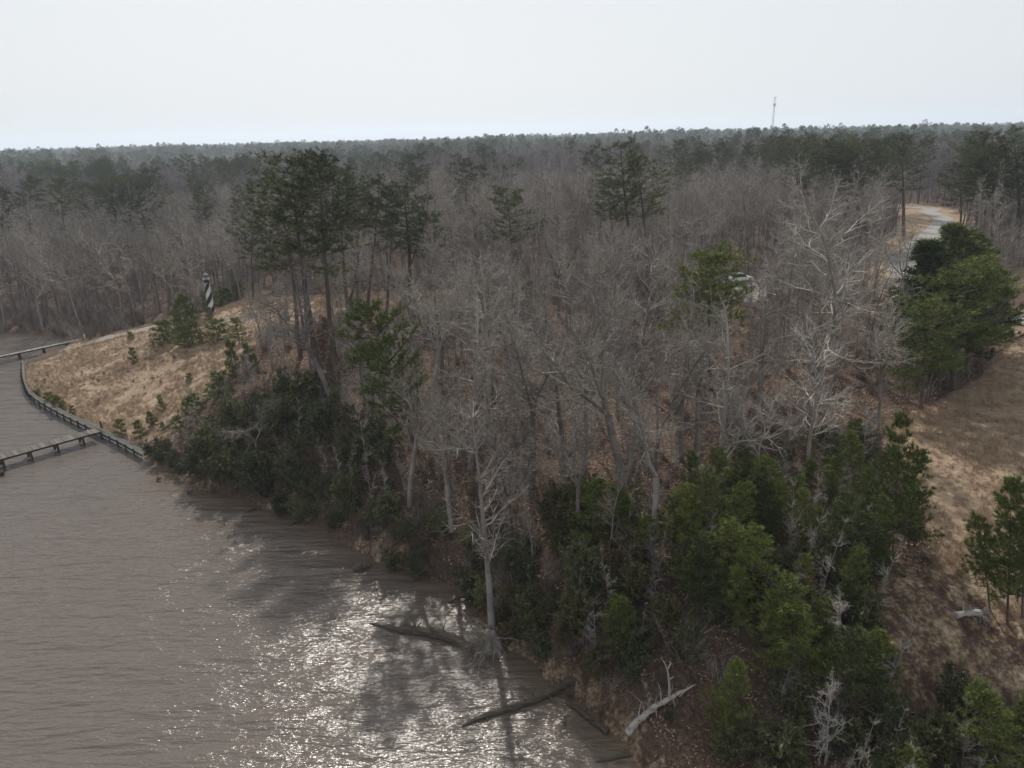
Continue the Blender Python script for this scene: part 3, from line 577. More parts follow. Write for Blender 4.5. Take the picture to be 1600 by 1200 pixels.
# evergreen seedlings and small pines on the grassy slope and by the lighthouse
for x, yt, yb, wd, lb in ((294, 466, 501, 20, 'bushy young pine just left of the lighthouse'), (258, 506, 537, 22, 'dark bushy pine at the left end of the row on the grassy crest'), (280, 490, 518, 16, 'small bushy pine between the crest row and the lighthouse'), (290, 513, 541, 20, 'second bushy pine of the crest row from the left'),
        (309, 506, 538, 16, 'third bushy pine of the crest row'), (342, 503, 530, 26, 'wide bushy pine in the middle of the crest row by the gravel patch'), (374, 501, 537, 26, 'large bushy pine at the right end of the crest row'), (366, 540, 588, 16, 'taller dark pine sapling below the crest row near the woods'), (393, 545, 582, 14, 'dark sapling against the edge of the woods'),
        (210, 546, 568, 8, 'lone pine sapling high on the tan slope'), (254, 622, 641, 8, 'lone pine seedling in the middle of the tan slope'), (239, 647, 666, 9, 'pine seedling halfway between the slope and the bulkhead'), (191, 659, 683, 12, 'light green seedling just right of the pier head'), (219, 661, 684, 12, 'light green seedling second from the pier head'),
        (80, 616, 636, 11, 'seedling left of two beside the curved bulkhead'), (95, 622, 641, 11, 'seedling right of two beside the curved bulkhead'), (60, 612, 623, 9, 'lowest dark seedling at the bend of the bulkhead'), (114, 636, 648, 7, 'tiny seedling behind the bulkhead cap'), (297, 585, 599, 7, 'tiny seedling near the right edge of the tan slope'),
        (255, 661, 671, 6, 'tiny yellowish seedling near the shrubs'), (345, 589, 623, 28, 'yellow-green broad young pine at the wood edge beside the slope'), (300, 621, 648, 22, 'blue-green young pine at the foot of the slope'), (280, 654, 673, 18, 'low light green pine above the fallen log on the slope'), (346, 455, 478, 26, 'dark bushy pine just right of the lighthouse'),
        (371, 446, 468, 20, 'bushy pine behind the clearing right of the lighthouse'), (322, 462, 482, 16, 'bushy pine close behind the lighthouse'), (328, 483, 499, 9, 'small pine in front of the lighthouse foot'), (205, 520, 530, 7, 'tiny pine on the crest beside the gravel ramp')):
    b = G(x, yb); t = TOP(b, x, yt); L = t[2]-b[2]; mp_ = FPX/np.linalg.norm(b-CAM); f = rnd.choice(SEEDL if L < 3.5 else YOUNG[2:3]+SEEDL)
    wm_ = wd/mp_; rad = 1.0 if f in SEEDL else 2.0
    plant('young_pine', f, 'pine', (b[0], b[1], b[2]-.1), (b[0], b[1], b[2]+L*1.08), lb, 'young pine', 'small pines on the grassy slope', max(.25, wm_/2/rad*1.5)); KEEP.append((b[0], b[1]))

GB = None
put('bare_tree', GNARL[0], 'tree', 524, 640, 440, 440, 'grey leafless tree leaning left over the slope beside the tall pines', 'tree', None, 1.0, rz=1.0)
put('bare_tree', GNARL[2], 'tree', 668, 740, 560, 560, 'dark leafless tree leaning left from the steep bank', 'tree', None, .7)
put('bare_tree', GNARL[1], 'tree', 978, 790, 915, 450, 'large crooked leafless tree forking in the middle of the leafy wood', 'tree', None, 1.1, rz=.2)
put('bare_tree', GNARL[0], 'tree', 1015, 865, 1030, 560, 'leafless tree with a V-shaped fork low on its grey trunk', 'tree', None, 1.0, rz=2.5)
put('bare_tree', GNARL[2], 'tree', 1120, 800, 1140, 480, 'straight leafless tree with long pale side limbs above the young pines', 'tree', None, 1.0)
put('bare_tree', BARE[7], 'tree', 1272, 640, 1290, 262, 'tallest leafless tree, its crown rising over the row of pines', 'tree', None, 1.1)
put('bare_tree', BARE[0], 'tree', 1262, 760, 1275, 520, 'leafless tree with silvery spreading branches left of the dry field', 'tree', None, 1.3)
put('bare_tree', BARE[5], 'tree', 1190, 800, 1205, 590, 'small leafless tree with a dense silvery crown above the green thicket', 'tree', None, 1.0)
put('bare_tree', BARE[1], 'tree', 1352, 545, 1357, 375, 'dark-stemmed leafless tree right of the tallest bare tree', 'tree', None, 1.0)
put('bare_tree', GNARL[1], 'tree', 1418, 500, 1392, 350, 'dark leafless tree with a crooked trunk beside the road bend', 'tree', None, .8)
put('bare_tree', PALE[0], 'tree', 770, 1000, 748, 640, 'pale straight-trunked leafless tree standing in the shallow water at the bank', 'tree', None, .95, rz=.7)
put('bare_tree', PALE[1], 'tree', 1288, 1195, 1297, 1043, 'small pale dead conical tree near the bottom edge', 'tree', None, .8)
put('bare_tree', PALE[1], 'tree', 1312, 1010, 1318, 925, 'pale twisted dead tree among dark green pines below the field', 'tree', None, 1.6, rz=3)
put('bare_tree', BARE[5], 'tree', 405, 730, 372, 630, 'grey leafless tree spreading over the water beside the bulkhead end', 'tree', None, 1.6)
put('bare_tree', BARE[0], 'tree', 462, 770, 445, 700, 'small pale-stemmed leafless tree low on the dark green bank', 'tree', None, 1.4)
put('bare_tree', PALE[1], 'tree', 385, 478, 388, 448, 'small dead snag with forked limbs at the left end of the clearing', 'tree', None, .6)

# ------------------------------------------------------------------ candidate trees everywhere
def cands(step, x0, x1, y0, y1, near=20, margin=1.2):
    a, b = grid_pts(x0, x1, y0, y1, step); k = frustum(a, b, margin, near); a, b = a[k], b[k]
    h = height(a, b); px, py, zf = proj(a, b, h); dw = sdist(a, b, WATER); rd = segdist(a, b, ROADW, False)
    ok = (dw > 1.0) & (rd > 7.5) & ~inpoly(px, py, [(20, 532), (225, 512), (300, 560), (235, 700), (30, 700)])
    for z in (Z_PEN, Z_CLR, Z_FIELD, Z_BLUFF, Z_ROADG, Z_LOT): ok &= ~inpoly(px, py, z)
    return a[ok], b[ok], h[ok], px[ok], py[ok], zf[ok], dw[ok]
kx = np.array([k[0] for k in KEEP]); ky = np.array([k[1] for k in KEEP])
PROT = [(1560, 1640, 500, 545, 100, 1), (1416, 1476, 326, 400, 200, 1), (312, 338, 415, 490, 128, 2), (1396, 1445, 368, 428, 150, 1), (345, 640, 468, 497, 125, .4), (1138, 1180, 424, 446, 145, .85), (1405, 1600, 560, 860, 66, 1), (60, 420, 500, 700, 80, 2), (1100, 1140, 420, 520, 84, .5), (290, 390, 440, 540, 118, .6)]
def blocked(px, py, zf, Ht, a, b, wm=2.4):
    r = np.zeros(len(px), bool)
    for x0, x1, y0, y1, D, pr in PROT:
        top = py-Ht*FPX/zf*.94; hw = wm*FPX/zf
        k = (zf < D) & (px+hw > x0) & (px-hw < x1) & (py > y0) & (top < y1)
        r |= k & (rs.rand(len(px)) < pr)
    return r
for bx, by, tx, ty, f, w_, lb in ((640, 790, 655, 560, 1, 1.0, 'leafless tree low on the steep bank right of the dark evergreens'), (705, 830, 690, 600, 0, .9, 'leafless tree halfway down the bank, left of the pale trunk'), (735, 730, 742, 470, 2, 1.1, 'leafless tree behind the pale trunk on the leafy slope'),
        (800, 860, 812, 650, 1, .9, 'leafless tree right behind the pale trunk'), (830, 760, 838, 500, 0, 1.0, 'leafless tree with upright limbs on the leafy slope'), (880, 740, 868, 500, 2, 1.1, 'grey leafless tree left of the large crooked tree'), (900, 850, 890, 640, 1, 1.0, 'leafless tree above the olive thicket'),
        (1065, 720, 1070, 500, 0, 1.1, 'leafless tree between the V-forked and the long-limbed trees'), (1185, 640, 1190, 430, 2, 1.1, 'leafless tree right below the bright green pine'), (760, 640, 765, 400, 0, 1.1, 'grey leafless tree in the upper leafy wood'), (670, 640, 690, 420, 1, 1.0, 'leafless tree right of the leaning light green pine')):
    put('bare_tree', GNARL[f], 'tree', bx, by, tx, ty, lb, 'tree', None, w_)
kx = np.array([k[0] for k in KEEP]); ky = np.array([k[1] for k in KEEP])
TREES = []   # x, y, z, height, kind, px, py, screen height
def addt(kind, a, b, h, px, py, zf, Ht):
    for i in range(len(a)): TREES.append((a[i], b[i], h[i], Ht[i], kind, px[i], py[i], Ht[i]*FPX/zf[i], zf[i]))
# 1 the hardwood between the river and the clearing
a, b, h, px, py, zf, dw = cands(5.7, -60, 90, 40, 150)
wood = ~inpoly(px, py, Z_LOWER) & ~inpoly(px, py, Z_SHORE) & (zf < 152) & (b < 145)
Ht = np.where(rs.rand(len(a)) < .35, rs.uniform(14, 18, len(a)), rs.uniform(8, 14, len(a)))
Ht = np.where(inpoly(px, py, Z_LOWROAD), rs.uniform(3, 6, len(a)), Ht); Ht = np.where(dw < 14, Ht*.75, Ht)
keepb = (inpoly(px, py, Z_SHORE) & (px > 560) & (rs.rand(len(a)) < .8)) | (inpoly(px, py, Z_LOWER) & (py < 930) & (px < 1150) & (rs.rand(len(a)) < .3))
Ht = np.where(keepb, rs.uniform(7, 12, len(a)), Ht)
k = (wood | (keepb & (zf < 152))) & (dw > 2.5) & ~blocked(px, py, zf, Ht, a, b); 
if len(kx): k &= (np.min(np.hypot(a[:, None]-kx, b[:, None]-ky), 1) > 1.6)
addt('bare', a[k], b[k], h[k], px[k], py[k], zf[k], Ht[k])
# 2 wood beyond the creek, clearing and road
a, b, h, px, py, zf, dw = cands(5.7, -560, 560, 100, 640)
u = vn(a/38, b/38, 21)*.7+vn(a/14, b/14, 22)*.3; k = (np.hypot(a, b) > 118) & ~((zf < 152) & (b < 145) & (px > 420)); 
Ht = rs.uniform(15, 21, len(a))*(.85+.3*vn(a/50, b/50, 23)); ispine = (rs.rand(len(a)) < np.where(u > .69, .5, .035)) & (np.hypot(a, b) > 185)
Ht = np.where(ispine, Ht*1.22, Ht); k &= ~blocked(px, py, zf, Ht, a, b)
for kind, mk in (('bare', k & ~ispine), ('pine', k & ispine)): addt(kind, a[mk], b[mk], h[mk], px[mk], py[mk], zf[mk], Ht[mk])
TREES.sort(key=lambda t: -t[7])
def region(px, py, zf):
    if zf > 260: return 'in the far woodland'
    if zf > 118 and px < 330: return 'in the wood beyond the creek at the left'
    if zf > 118 and px < 760: return 'in the wood behind the clearing'
    if zf > 118 and px < 1200: return 'in the wood behind the highest domed pine'
    if zf > 118: return 'in the wood beside the road bend'
    if px < 640: return 'on the bank among the tall pines'
    if px < 1000: return 'in the leafy wood above the river bank'
    if px < 1250: return 'in the leafy wood below the bright green pine'
    return 'in the wood left of the dry field'
cnt = {'bare': 0, 'pine': 0}; rest = {'bare': [], 'pine': []}; LIM = {'bare': 285, 'pine': 110}
for t in TREES:
    x, y, z, Hh, kind, px_, py_, sh_, zf_ = t
    vis = -30 < px_ < 1630 and py_ - sh_ < 1200
    if vis and cnt[kind] < LIM[kind]:
        cnt[kind] += 1; reg = region(px_, py_, zf_)
        lean = .05 if kind == 'bare' else .03; top = (x+rnd.gauss(0, lean)*Hh, y+rnd.gauss(0, lean)*Hh, z+Hh)
        if kind == 'bare':
            f = rnd.choice(BARE+GNARL if (Hh > 12 and zf_ < 130) else (BARE if Hh > 12 else SLIM+BARE[6:7]+BARE[:1])); ad = 'tall' if Hh > 15 else ('slender' if Hh < 11 else 'middling')
            plant('bare_tree', f, 'tree', (x, y, z-.1), top, '%s leafless tree %s' % (ad, where(px_, py_)), 'tree', 'leafless trees '+reg, Hh/f[2]*rnd.uniform(.85, 1.1))
        else:
            f = rnd.choice(PINE); plant('pine_tree', f, 'pine', (x, y, z-.1), top, '%s pine %s' % ('tall' if Hh > 20 else 'lower', where(px_, py_)), 'pine tree', 'pines '+reg, Hh/f[2]*rnd.uniform(.95, 1.25))
    else: rest[kind].append(t)
def join_form(f):
    if f[1] is None: return f[0]
    me = f[0]; a = Acc()
    src = [f[0], f[1]]; mats = []; 
    for s in src:
        off = len(mats); mats += [m_ for m_ in s.materials]
        V = np.empty(len(s.vertices)*3, np.float32); s.vertices.foreach_get('co', V); V = V.reshape(-1, 3)
        li = np.empty(len(s.loops), np.int32); s.loops.foreach_get('vertex_index', li); st = np.empty(len(s.polygons), np.int32); tt = st.copy(); mi = st.copy()
        s.polygons.foreach_get('loop_start', st); s.polygons.foreach_get('loop_total', tt); s.polygons.foreach_get('material_index', mi)
        base = a.n
        for kk in (3, 4):
            q = tt == kk
            if q.any():
                F = li[st[q][:, None]+np.arange(kk)[None]]+base
                (a.T if kk == 3 else a.Q).append(F); (a.mt if kk == 3 else a.mq).append(mi[q]+off)
        a.V.append(V.astype(float)); a.n += len(V)
    return a.mesh('joined', mats)
MIDB = [join_form(f) for f in BARE[:5]]; MIDP = [join_form(f) for f in PINE]
fm = MIDB+[f[0] for f in BAREFAR]+MIDP+[f[0] for f in PINEFAR]
fH = [f[2] for f in BARE[:5]]+[18]*5+[f[2] for f in PINE]+[f[2] for f in PINEFAR]
pts, sc_, ix = [], [], []
for kind, L in rest.items():
    for t in L:
        zf_ = t[8]
        if kind == 'bare': i = rnd.randrange(5) if zf_ < 260 else 5+rnd.randrange(5)
        else: i = 10+rnd.randrange(6) if zf_ < 420 else 16+rnd.randrange(3)
        pts.append((t[0], t[1], t[2]-.1)); ix.append(i); sc_.append(t[3]/fH[i])
# beyond 640 m, sparser and larger crowns read as canopy
a, b = grid_pts(-2200, 2200, 560, 2600, 15); k = frustum(a, b, 1.12) & (np.hypot(a, b) > 600); a, b = a[k], b[k]; h = height(a, b)
u = vn(a/190, b/150, 31)*.72+vn(a/45, b/45, 32)*.28; pn = rs.rand(len(a)) < np.where(u > .60, .62, .10)+np.clip((b-1100)/1600, 0, .55)
hb = vn(a/85, b/85, 37)
for i in range(len(a)):
    j = 16+rnd.randrange(3) if pn[i] else 5+rnd.randrange(5); s = rnd.uniform(.75, 1.0)*(1.1 if pn[i] else 1.05)*(1.15 if rnd.random() < .06 else 1)*(1.28 if (pn[i] and hb[i] > .62) else 1)
    pts.append((a[i], b[i], h[i]-2)); ix.append(j); sc_.append(s)
a, b = grid_pts(-6500, 6500, 2500, 8000, 60); k = frustum(a, b, 1.08); a, b = a[k], b[k]; h = height(a, b)
for i in range(len(a)): pts.append((a[i], b[i], h[i]-17)); ix.append(16+rnd.randrange(3)); sc_.append(rnd.uniform(1.35, 1.65))
stuff('far_woodland', pts, fm, rs.uniform(0, 6.28, len(pts)), sc_, ix, 'woodland of bare trees and pines reaching to the horizon')

# young pines and shrubs of the lower thicket and the bank
a, b, h, px, py, zf, dw = cands(1.8, -60, 60, 24, 80, margin=1.1)
near = np.min(np.hypot(a[:, None]-kx, b[:, None]-ky), 1) > 1.1
lo = inpoly(px, py, Z_LOWER) & near & (dw > 2.0)
n_y = n_s = n_b = 0
SIGHT = [(1275, 1350, 925, 1015), (985, 1092, 1025, 1150), (1235, 1350, 1040, 1190), (1480, 1540, 945, 978), (1380, 1475, 905, 1010)]
def hides(px_, py_, zf_, Hh, wm_=1.2):
    tp_ = py_-Hh*FPX/zf_*.85; hw = wm_*FPX/zf_
    return any(px_+hw > s_[0] and px_-hw < s_[1] and py_ > s_[1] and tp_ < s_[3] for s_ in SIGHT)
for i in np.where(lo)[0]:
    if not (700 < px[i] < 1680 and py[i] < 1330): continue
    if rnd.random() < (.30 if px[i] > 1180 and py[i] < 860 else .02): continue
    hid = hides(px[i], py[i], zf[i], 4.0)
    if hid and rnd.random() < .45: continue
    q = rnd.random()*(1 if not hid else .0)+(.8 if hid else 0); nb = 1-S(np.array((px[i]-830)/220.)); wet = dw[i] < 7
    pn_ = .55*(1-float(nb)*.75)*(.25 if wet else 1)
    if px[i] > 1370 and py[i] > 1000: pn_ = .25
    if q < pn_:
        Hh = rnd.uniform(3.5, 7.5) if px[i] < 1370 else rnd.uniform(2.5, 5); Hh = min(Hh, rnd.uniform(2.5, 4.5)) if (px[i] > 1180 and py[i] < 830) else Hh; f = rnd.choice(YOUNG); n_y += 1
        plant('young_pine', f, 'pine', (a[i], b[i], h[i]-.1), (a[i]+rnd.gauss(0, .3), b[i]+rnd.gauss(0, .3), h[i]+Hh), size(Hh, 5.5, 7.5)+' young pine '+where(px[i], py[i]), 'young pine', 'young pines in the thicket on the bank', Hh/f[2]*rnd.uniform(.95, 1.4))
    elif q < .93:
        if rnd.random() < (.34 if wet else .22):
            f = rnd.choice(BRUSH); Hh = rnd.uniform(2, 4) if not hid else rnd.uniform(.7, 1.3); plant('bare_bush', f, 'brush', (a[i], b[i], h[i]-.1), (a[i], b[i], h[i]+Hh), size(Hh, 2.6, 3.4)+' leafless bush '+where(px[i], py[i]), 'bush', 'leafless bushes on the bank', None); n_b += 1
        else:
            f = SHRUB[3] if (rnd.random() < .42 and px[i] < 1050) else rnd.choice(SHRUB[:3]); Hh = (rnd.uniform(2.4, 4.6) if px[i] < 1100 else rnd.uniform(2.0, 4.0)) if not hid else rnd.uniform(.6, 1.1); n_s += 1
            plant('shrub', f, 'shrub', (a[i], b[i], h[i]-.1), (a[i], b[i], h[i]+Hh), size(Hh, 2.7, 3.5)+(' olive brown' if f is SHRUB[3] else ' dark green')+' shrub '+where(px[i], py[i]), 'shrub', ('olive' if f is SHRUB[3] else 'evergreen')+' shrubs on the lower bank', None)
sh_ = inpoly(px, py, Z_SHORE) & (dw > .8)
for i in np.where(sh_)[0]:
    g_ = float(S(np.array((px[i]-590)/110.)))*1.0; q = rnd.random()
    if py[i] < 640 and px[i] < 400: continue
    if q < .40*(1-g_)+.14:
        f = rnd.choice(SHRUB[:3]) if rnd.random() < .8 else SHRUB[3]; Hh = rnd.uniform(2.5, 5.2); n_s += 1
        plant('shrub', f, 'shrub', (a[i], b[i], h[i]-.1), (a[i], b[i]-.4, h[i]+Hh), size(Hh, 3.3, 4.4)+' evergreen shrub '+where(px[i], py[i]), 'shrub', 'evergreen shrubs on the steep bank', None)
    elif q < .97:
        f = rnd.choice(BRUSH); Hh = rnd.uniform(2, 4.5); n_b += 1
        plant('bare_bush', f, 'brush', (a[i], b[i], h[i]-.1), (a[i], b[i], h[i]+Hh), size(Hh, 2.8, 3.7)+' leafless bush '+where(px[i], py[i]), 'bush', 'leafless bushes on the steep bank', None)
sp = np.array(smooth_line(SHORE[14:], 10)); dd_ = np.concatenate([[0], np.cumsum(np.linalg.norm(np.diff(sp, axis=0), axis=1))])
for s_ in np.concatenate([np.arange(1, dd_[-1]-3, 1.15), np.arange(dd_[-1]*.55, dd_[-1]-2, .9)]):
    x_, y_ = np.interp(s_, dd_, sp[:, 0]), np.interp(s_, dd_, sp[:, 1]); x_ += rnd.gauss(.4, .6); y_ += rnd.gauss(.9, .8)
    if s_ > dd_[-1]*.55: y_ += rnd.uniform(0, 2.5)
    z_ = max(0, H1(x_, y_)); p_ = proj(x_, y_, z_); px_, py_ = float(p_[0]), float(p_[1])
    if (975 < px_ < 1100 and py_ > 1030) or px_ < 300 or 690 < px_ < 748 or 985 < px_ < 1010 and rnd.random() < .5 or rnd.random() < .12: continue
    q = rnd.random()
    if q < .62:
        Hh = rnd.uniform(1.4, 3.4); n_b += 1; plant('bare_bush', rnd.choice(BRUSH), 'brush', (x_, y_, z_-.1), (x_-.5, y_-.7, z_+Hh), size(Hh, 2.0, 2.8)+' leafless bush at the waterline '+where(px_, py_), 'bush', 'leafless bushes at the waterline', None)
    else:
        f = SHRUB[3] if px_ > 760 and rnd.random() < .6 else rnd.choice(SHRUB[:3]); Hh = rnd.uniform(1.5, 3.2); n_s += 1
        plant('shrub', f, 'shrub', (x_, y_, z_-.1), (x_-.4, y_-.6, z_+Hh), size(Hh, 2.1, 2.8)+(' olive brown' if f is SHRUB[3] else ' dark green')+' shrub at the waterline '+where(px_, py_), 'shrub', ('olive' if f is SHRUB[3] else 'evergreen')+' shrubs at the waterline', None)
for x, y, hh, lb in ((240, 712, 2.2, 'low green shrub at the very end of the bulkhead'), (252, 722, 2.0, 'low green shrub second from the bulkhead end'), (268, 730, 2.2, 'low green shrub hanging over the water past the bulkhead'), (262, 705, 2.0, 'low olive shrub on the bank above the bulkhead end'), (282, 738, 2.0, 'low green shrub beside the first leafless bush on the water'), (246, 698, 1.4, 'small shrub on the tan slope by the bulkhead end')):
    b_ = G(x, y); plant('shrub', rnd.choice(SHRUB[:2]), 'shrub', (b_[0], b_[1], b_[2]-.1), (b_[0], b_[1], b_[2]+hh), lb, 'shrub', 'low shrubs at the bulkhead end', None)
for x, y, hh in ((505, 560, 5), (520, 585, 4), (512, 530, 4), (935, 470, 4.5), (925, 440, 4), (1000, 600, 3), (1060, 640, 3), (1180, 690, 4), (560, 560, 3.5), (815, 570, 3)):
    b_ = G(x, y); plant('beech_sapling', rnd.choice(BEECH), 'shrub', (b_[0], b_[1], b_[2]-.1), (b_[0], b_[1], b_[2]+hh), 'young tree still holding rusty brown leaves '+where(x, y), 'sapling', 'saplings with rusty leaves', None)
print('COUNTS', cnt, {k_: len(v_) for k_, v_ in rest.items()}, n_y, n_s, n_b)

# ------------------------------------------------------------------ ground cover
a, b, h, px, py, zf, dw = cands(1.6, -75, 80, 26, 150, margin=1.05)
k = (px > -40) & (px < 1640) & (vn(a/6, b/6, 41) > .32); n = k.sum()
ub = [f[0] for f in SAPL]+[f[0] for f in BRUSH]
ix = np.where(rs.rand(n) < .5, rs.randint(0, 3, n), 3+rs.randint(0, 3, n))
stuff('underbrush', np.stack([a[k], b[k], h[k]-.05], 1), ub, rs.uniform(0, 6.28, n), np.where(ix < 3, rs.uniform(.6, 1.4, n), rs.uniform(.35, .8, n)), ix, 'thin leafless saplings and twiggy undergrowth on the forest floor')
k = (px > -40) & (px < 1640) & (zf < 125)
a2, b2, h2, px2, py2, zf2, dw2 = cands(1.15, -60, 75, 26, 125, margin=1.05); n = len(a2)
stuff('leaf_litter', np.stack([a2, b2, h2], 1), LEAFP, rs.uniform(0, 6.28, n), rs.uniform(.8, 1.3, n), rs.randint(0, 3, n), 'dead brown leaves covering the forest floor')
a, b = grid_pts(-130, 95, 36, 175, .48); h = height(a, b); px, py, zf = proj(a, b, h)
k = (inpoly(px, py, Z_PEN) | inpoly(px, py, Z_CLR) | inpoly(px, py, Z_FIELD)) & (sdist(a, b, WATER) > .5) & (segdist(a, b, ROADW, False) > 3.4) & (segdist(a, b, PATHW, False) > 2.0) & (px < 1660)
k &= (vn(a/2.2, b/2.2, 51)*.6+vn(a/.9, b/.9, 52)*.4 > .36); a, b, h = a[k], b[k], h[k]; n = len(a)
stuff('dry_grass', np.stack([a, b, h], 1), GRASS, rs.uniform(0, 6.28, n), rs.uniform(.35, .95, n)*(.6+.8*vn(a/7, b/7, 53)), rs.randint(0, 3, n), 'dry tan grass on the slope and the field')
a, b = grid_pts(-130, -50, 80, 150, 2.2); h = height(a, b); px, py, zf = proj(a, b, h)
k = inpoly(px, py, [(45, 575), (60, 615), (150, 640), (260, 600), (300, 540), (240, 520), (120, 555)]) & (vn(a/5, b/5, 61) > .5); a, b, h = a[k], b[k], h[k]; n = len(a)
if n: stuff('weeds', np.stack([a, b, h], 1), [f[0] for f in BRUSH[:3]], rs.uniform(0, 6.28, n), rs.uniform(.2, .45, n), rs.randint(0, 3, n), 'brown weed stalks on the tan slope')
a, b = grid_pts(-330, 330, 118, 420, 4.4); k = frustum(a, b, 1.1); a, b = a[k], b[k]; h = height(a, b); px, py, zf = proj(a, b, h); dw = sdist(a, b, WATER)
k = (dw > 2) & (segdist(a, b, ROADW, False) > 7)
for z in (Z_PEN, Z_CLR, Z_FIELD, Z_ROADG, Z_LOT): k &= ~inpoly(px, py, z)
a, b, h = a[k], b[k], h[k]; n = len(a)
stuff('distant_undergrowth', np.stack([a, b, h], 1), [f[0] for f in BAREFAR], rs.uniform(0, 6.28, n), rs.uniform(.22, .5, n), rs.randint(0, 5, n), 'leafless undergrowth beneath the trees beyond the clearing')
# brush skirt along the far creek bank
a, b = grid_pts(-190, -40, 130, 190, 2.2); h = height(a, b); dw = sdist(a, b, WATER); px, py, zf = proj(a, b, h)
k = (dw > .3) & (dw < 16) & ~inpoly(px, py, Z_PEN) & ~inpoly(px, py, Z_CLR) & (b > 138); a, b, h = a[k], b[k], h[k]; n = len(a)
stuff('creek_brush', np.stack([a, b, h], 1), [f[0] for f in BRUSH], rs.uniform(0, 6.28, n), rs.uniform(.8, 1.5, n), rs.randint(0, 4, n), 'dense brown brush along the far bank of the creek')

# ------------------------------------------------------------------ lighthouse replica
def flat(name, col, rough=.6, metal=0.0, spec=.4, nscale=2.0, var=.12):
    m, n, b = new_mat(name, rough, spec); b.inputs['Metallic'].default_value = metal
    lo_ = tuple(c_*(1-var) for c_ in col); hi = tuple(min(1, c_*(1+var)) for c_ in col)
    n.links.new(ramp(n, [lo_, hi], noise(n, nscale, 4), [.35, .65]), b.inputs['Base Color']); return m
WHITE = flat('white_paint', (.66, .66, .64), .6); BLACK = flat('black_paint', (.016, .017, .02), .5); GREYM = flat('grey_metal', (.24, .24, .235), .5); WOODG = island_mat('weathered_boards', [(.09, .078, .066), (.17, .15, .13), (.27, .245, .215)], objmix=.2); DARKW = island_mat('dark_wet_wood', [(.03, .026, .022), (.07, .06, .05)], objmix=.3)
lb_ = G(331, 489); topz = TOP(lb_, 331, 424)[2]; HL = topz-lb_[2]
lh = empty('lighthouse', (lb_[0], lb_[1], lb_[2]-.05), 'small black and white spiral-striped lighthouse on the grassy crest', 'lighthouse')
def lathe(prof, n=24, mi=0):
    V = []; 
    for r_, z_ in prof:
        for i in range(n): V.append((r_*math.cos(i*2*math.pi/n), r_*math.sin(i*2*math.pi/n), z_))
    F = [(k_*n+i, k_*n+(i+1) % n, (k_+1)*n+(i+1) % n, (k_+1)*n+i) for k_ in range(len(prof)-1) for i in range(n)]
    return np.array(V), np.array(F)
ht = HL*.80; nseg, nr = 32, 60; V = []; F = []; mi = []; tw = 2*math.pi*1.25
for k_ in range(nr+1):
    t_ = k_/nr; r_ = .68-.26*t_
    for i in range(nseg): an = 2*math.pi*i/nseg+tw*t_; V.append((r_*math.cos(an), r_*math.sin(an), .25+(ht-.25)*t_))
for k_ in range(nr):
    for i in range(nseg): F.append((k_*nseg+i, k_*nseg+(i+1) % nseg, (k_+1)*nseg+(i+1) % nseg, (k_+1)*nseg+i)); mi.append(1 if ((i+3)//8) % 2 or k_ > nr*.9 else 0)
obj('tower', mesh_np('tower', V, [F], [WHITE, BLACK], mi), lh)
a_ = Acc(); a_.add(*lathe([(0, 0), (1.05, 0), (1.05, .12), (.92, .25), (0, .25)], 8)); obj('base', a_.mesh('base', [flat('brick_red', (.25, .11, .075))]), lh)
a_ = Acc(); a_.add(*lathe([(.40, ht), (.64, ht+.08), (.64, ht+.16), (0, ht+.16)])); obj('gallery', a_.mesh('gallery', [BLACK]), lh)
a_ = Acc()
for i in range(12):
    an = i*math.pi/6; q = (.6*math.cos(an), .6*math.sin(an)); a_.add(*tubes([(q[0], q[1], ht+.16)], [(q[0], q[1], ht+.5)], [.018], [.018], 4))
    an2 = an+math.pi/6
    for z_ in (.34, .5): a_.add(*tubes([(q[0], q[1], ht+z_)], [(.6*math.cos(an2), .6*math.sin(an2), ht+z_)], [.015], [.015], 4))
obj('railing', a_.mesh('railing', [WHITE]), lh)
a_ = Acc(); a_.add(*lathe([(.29, ht+.16), (.29, ht+.32), (.26, ht+.32)], 10)); 
for i in range(10):
    an = i*math.pi/5; a_.add(*tubes([(.27*math.cos(an), .27*math.sin(an), ht+.3)], [(.27*math.cos(an), .27*math.sin(an), ht+HL*.13)], [.03], [.03], 4))
obj('lantern_room', a_.mesh('lantern_room', [GREYM]), lh)
gl, gln, glb = new_mat('lantern_glass', .15, .5); glb.inputs['Base Color'].default_value = (.35, .33, .30, 1); glb.inputs['Transmission Weight'].default_value = .5
a_ = Acc(); a_.add(*lathe([(.24, ht+.3), (.24, ht+HL*.13)], 10)); obj('lantern_glass', a_.mesh('lantern_glass', [gl]), lh)
a_ = Acc(); z0 = ht+HL*.13; a_.add(*lathe([(.0, z0), (.46, z0), (.42, z0+.05), (.20, z0+HL*.035), (.06, HL-.12), (.04, HL), (0, HL)], 16)); obj('roof', a_.mesh('roof', [GREYM]), lh)
a_ = Acc(); a_.add(*box_vq((0, -.66, .85), (.40, .14, 1.1))); obj('door', a_.mesh('door', [flat('door_grey', (.2, .2, .2))]), lh)

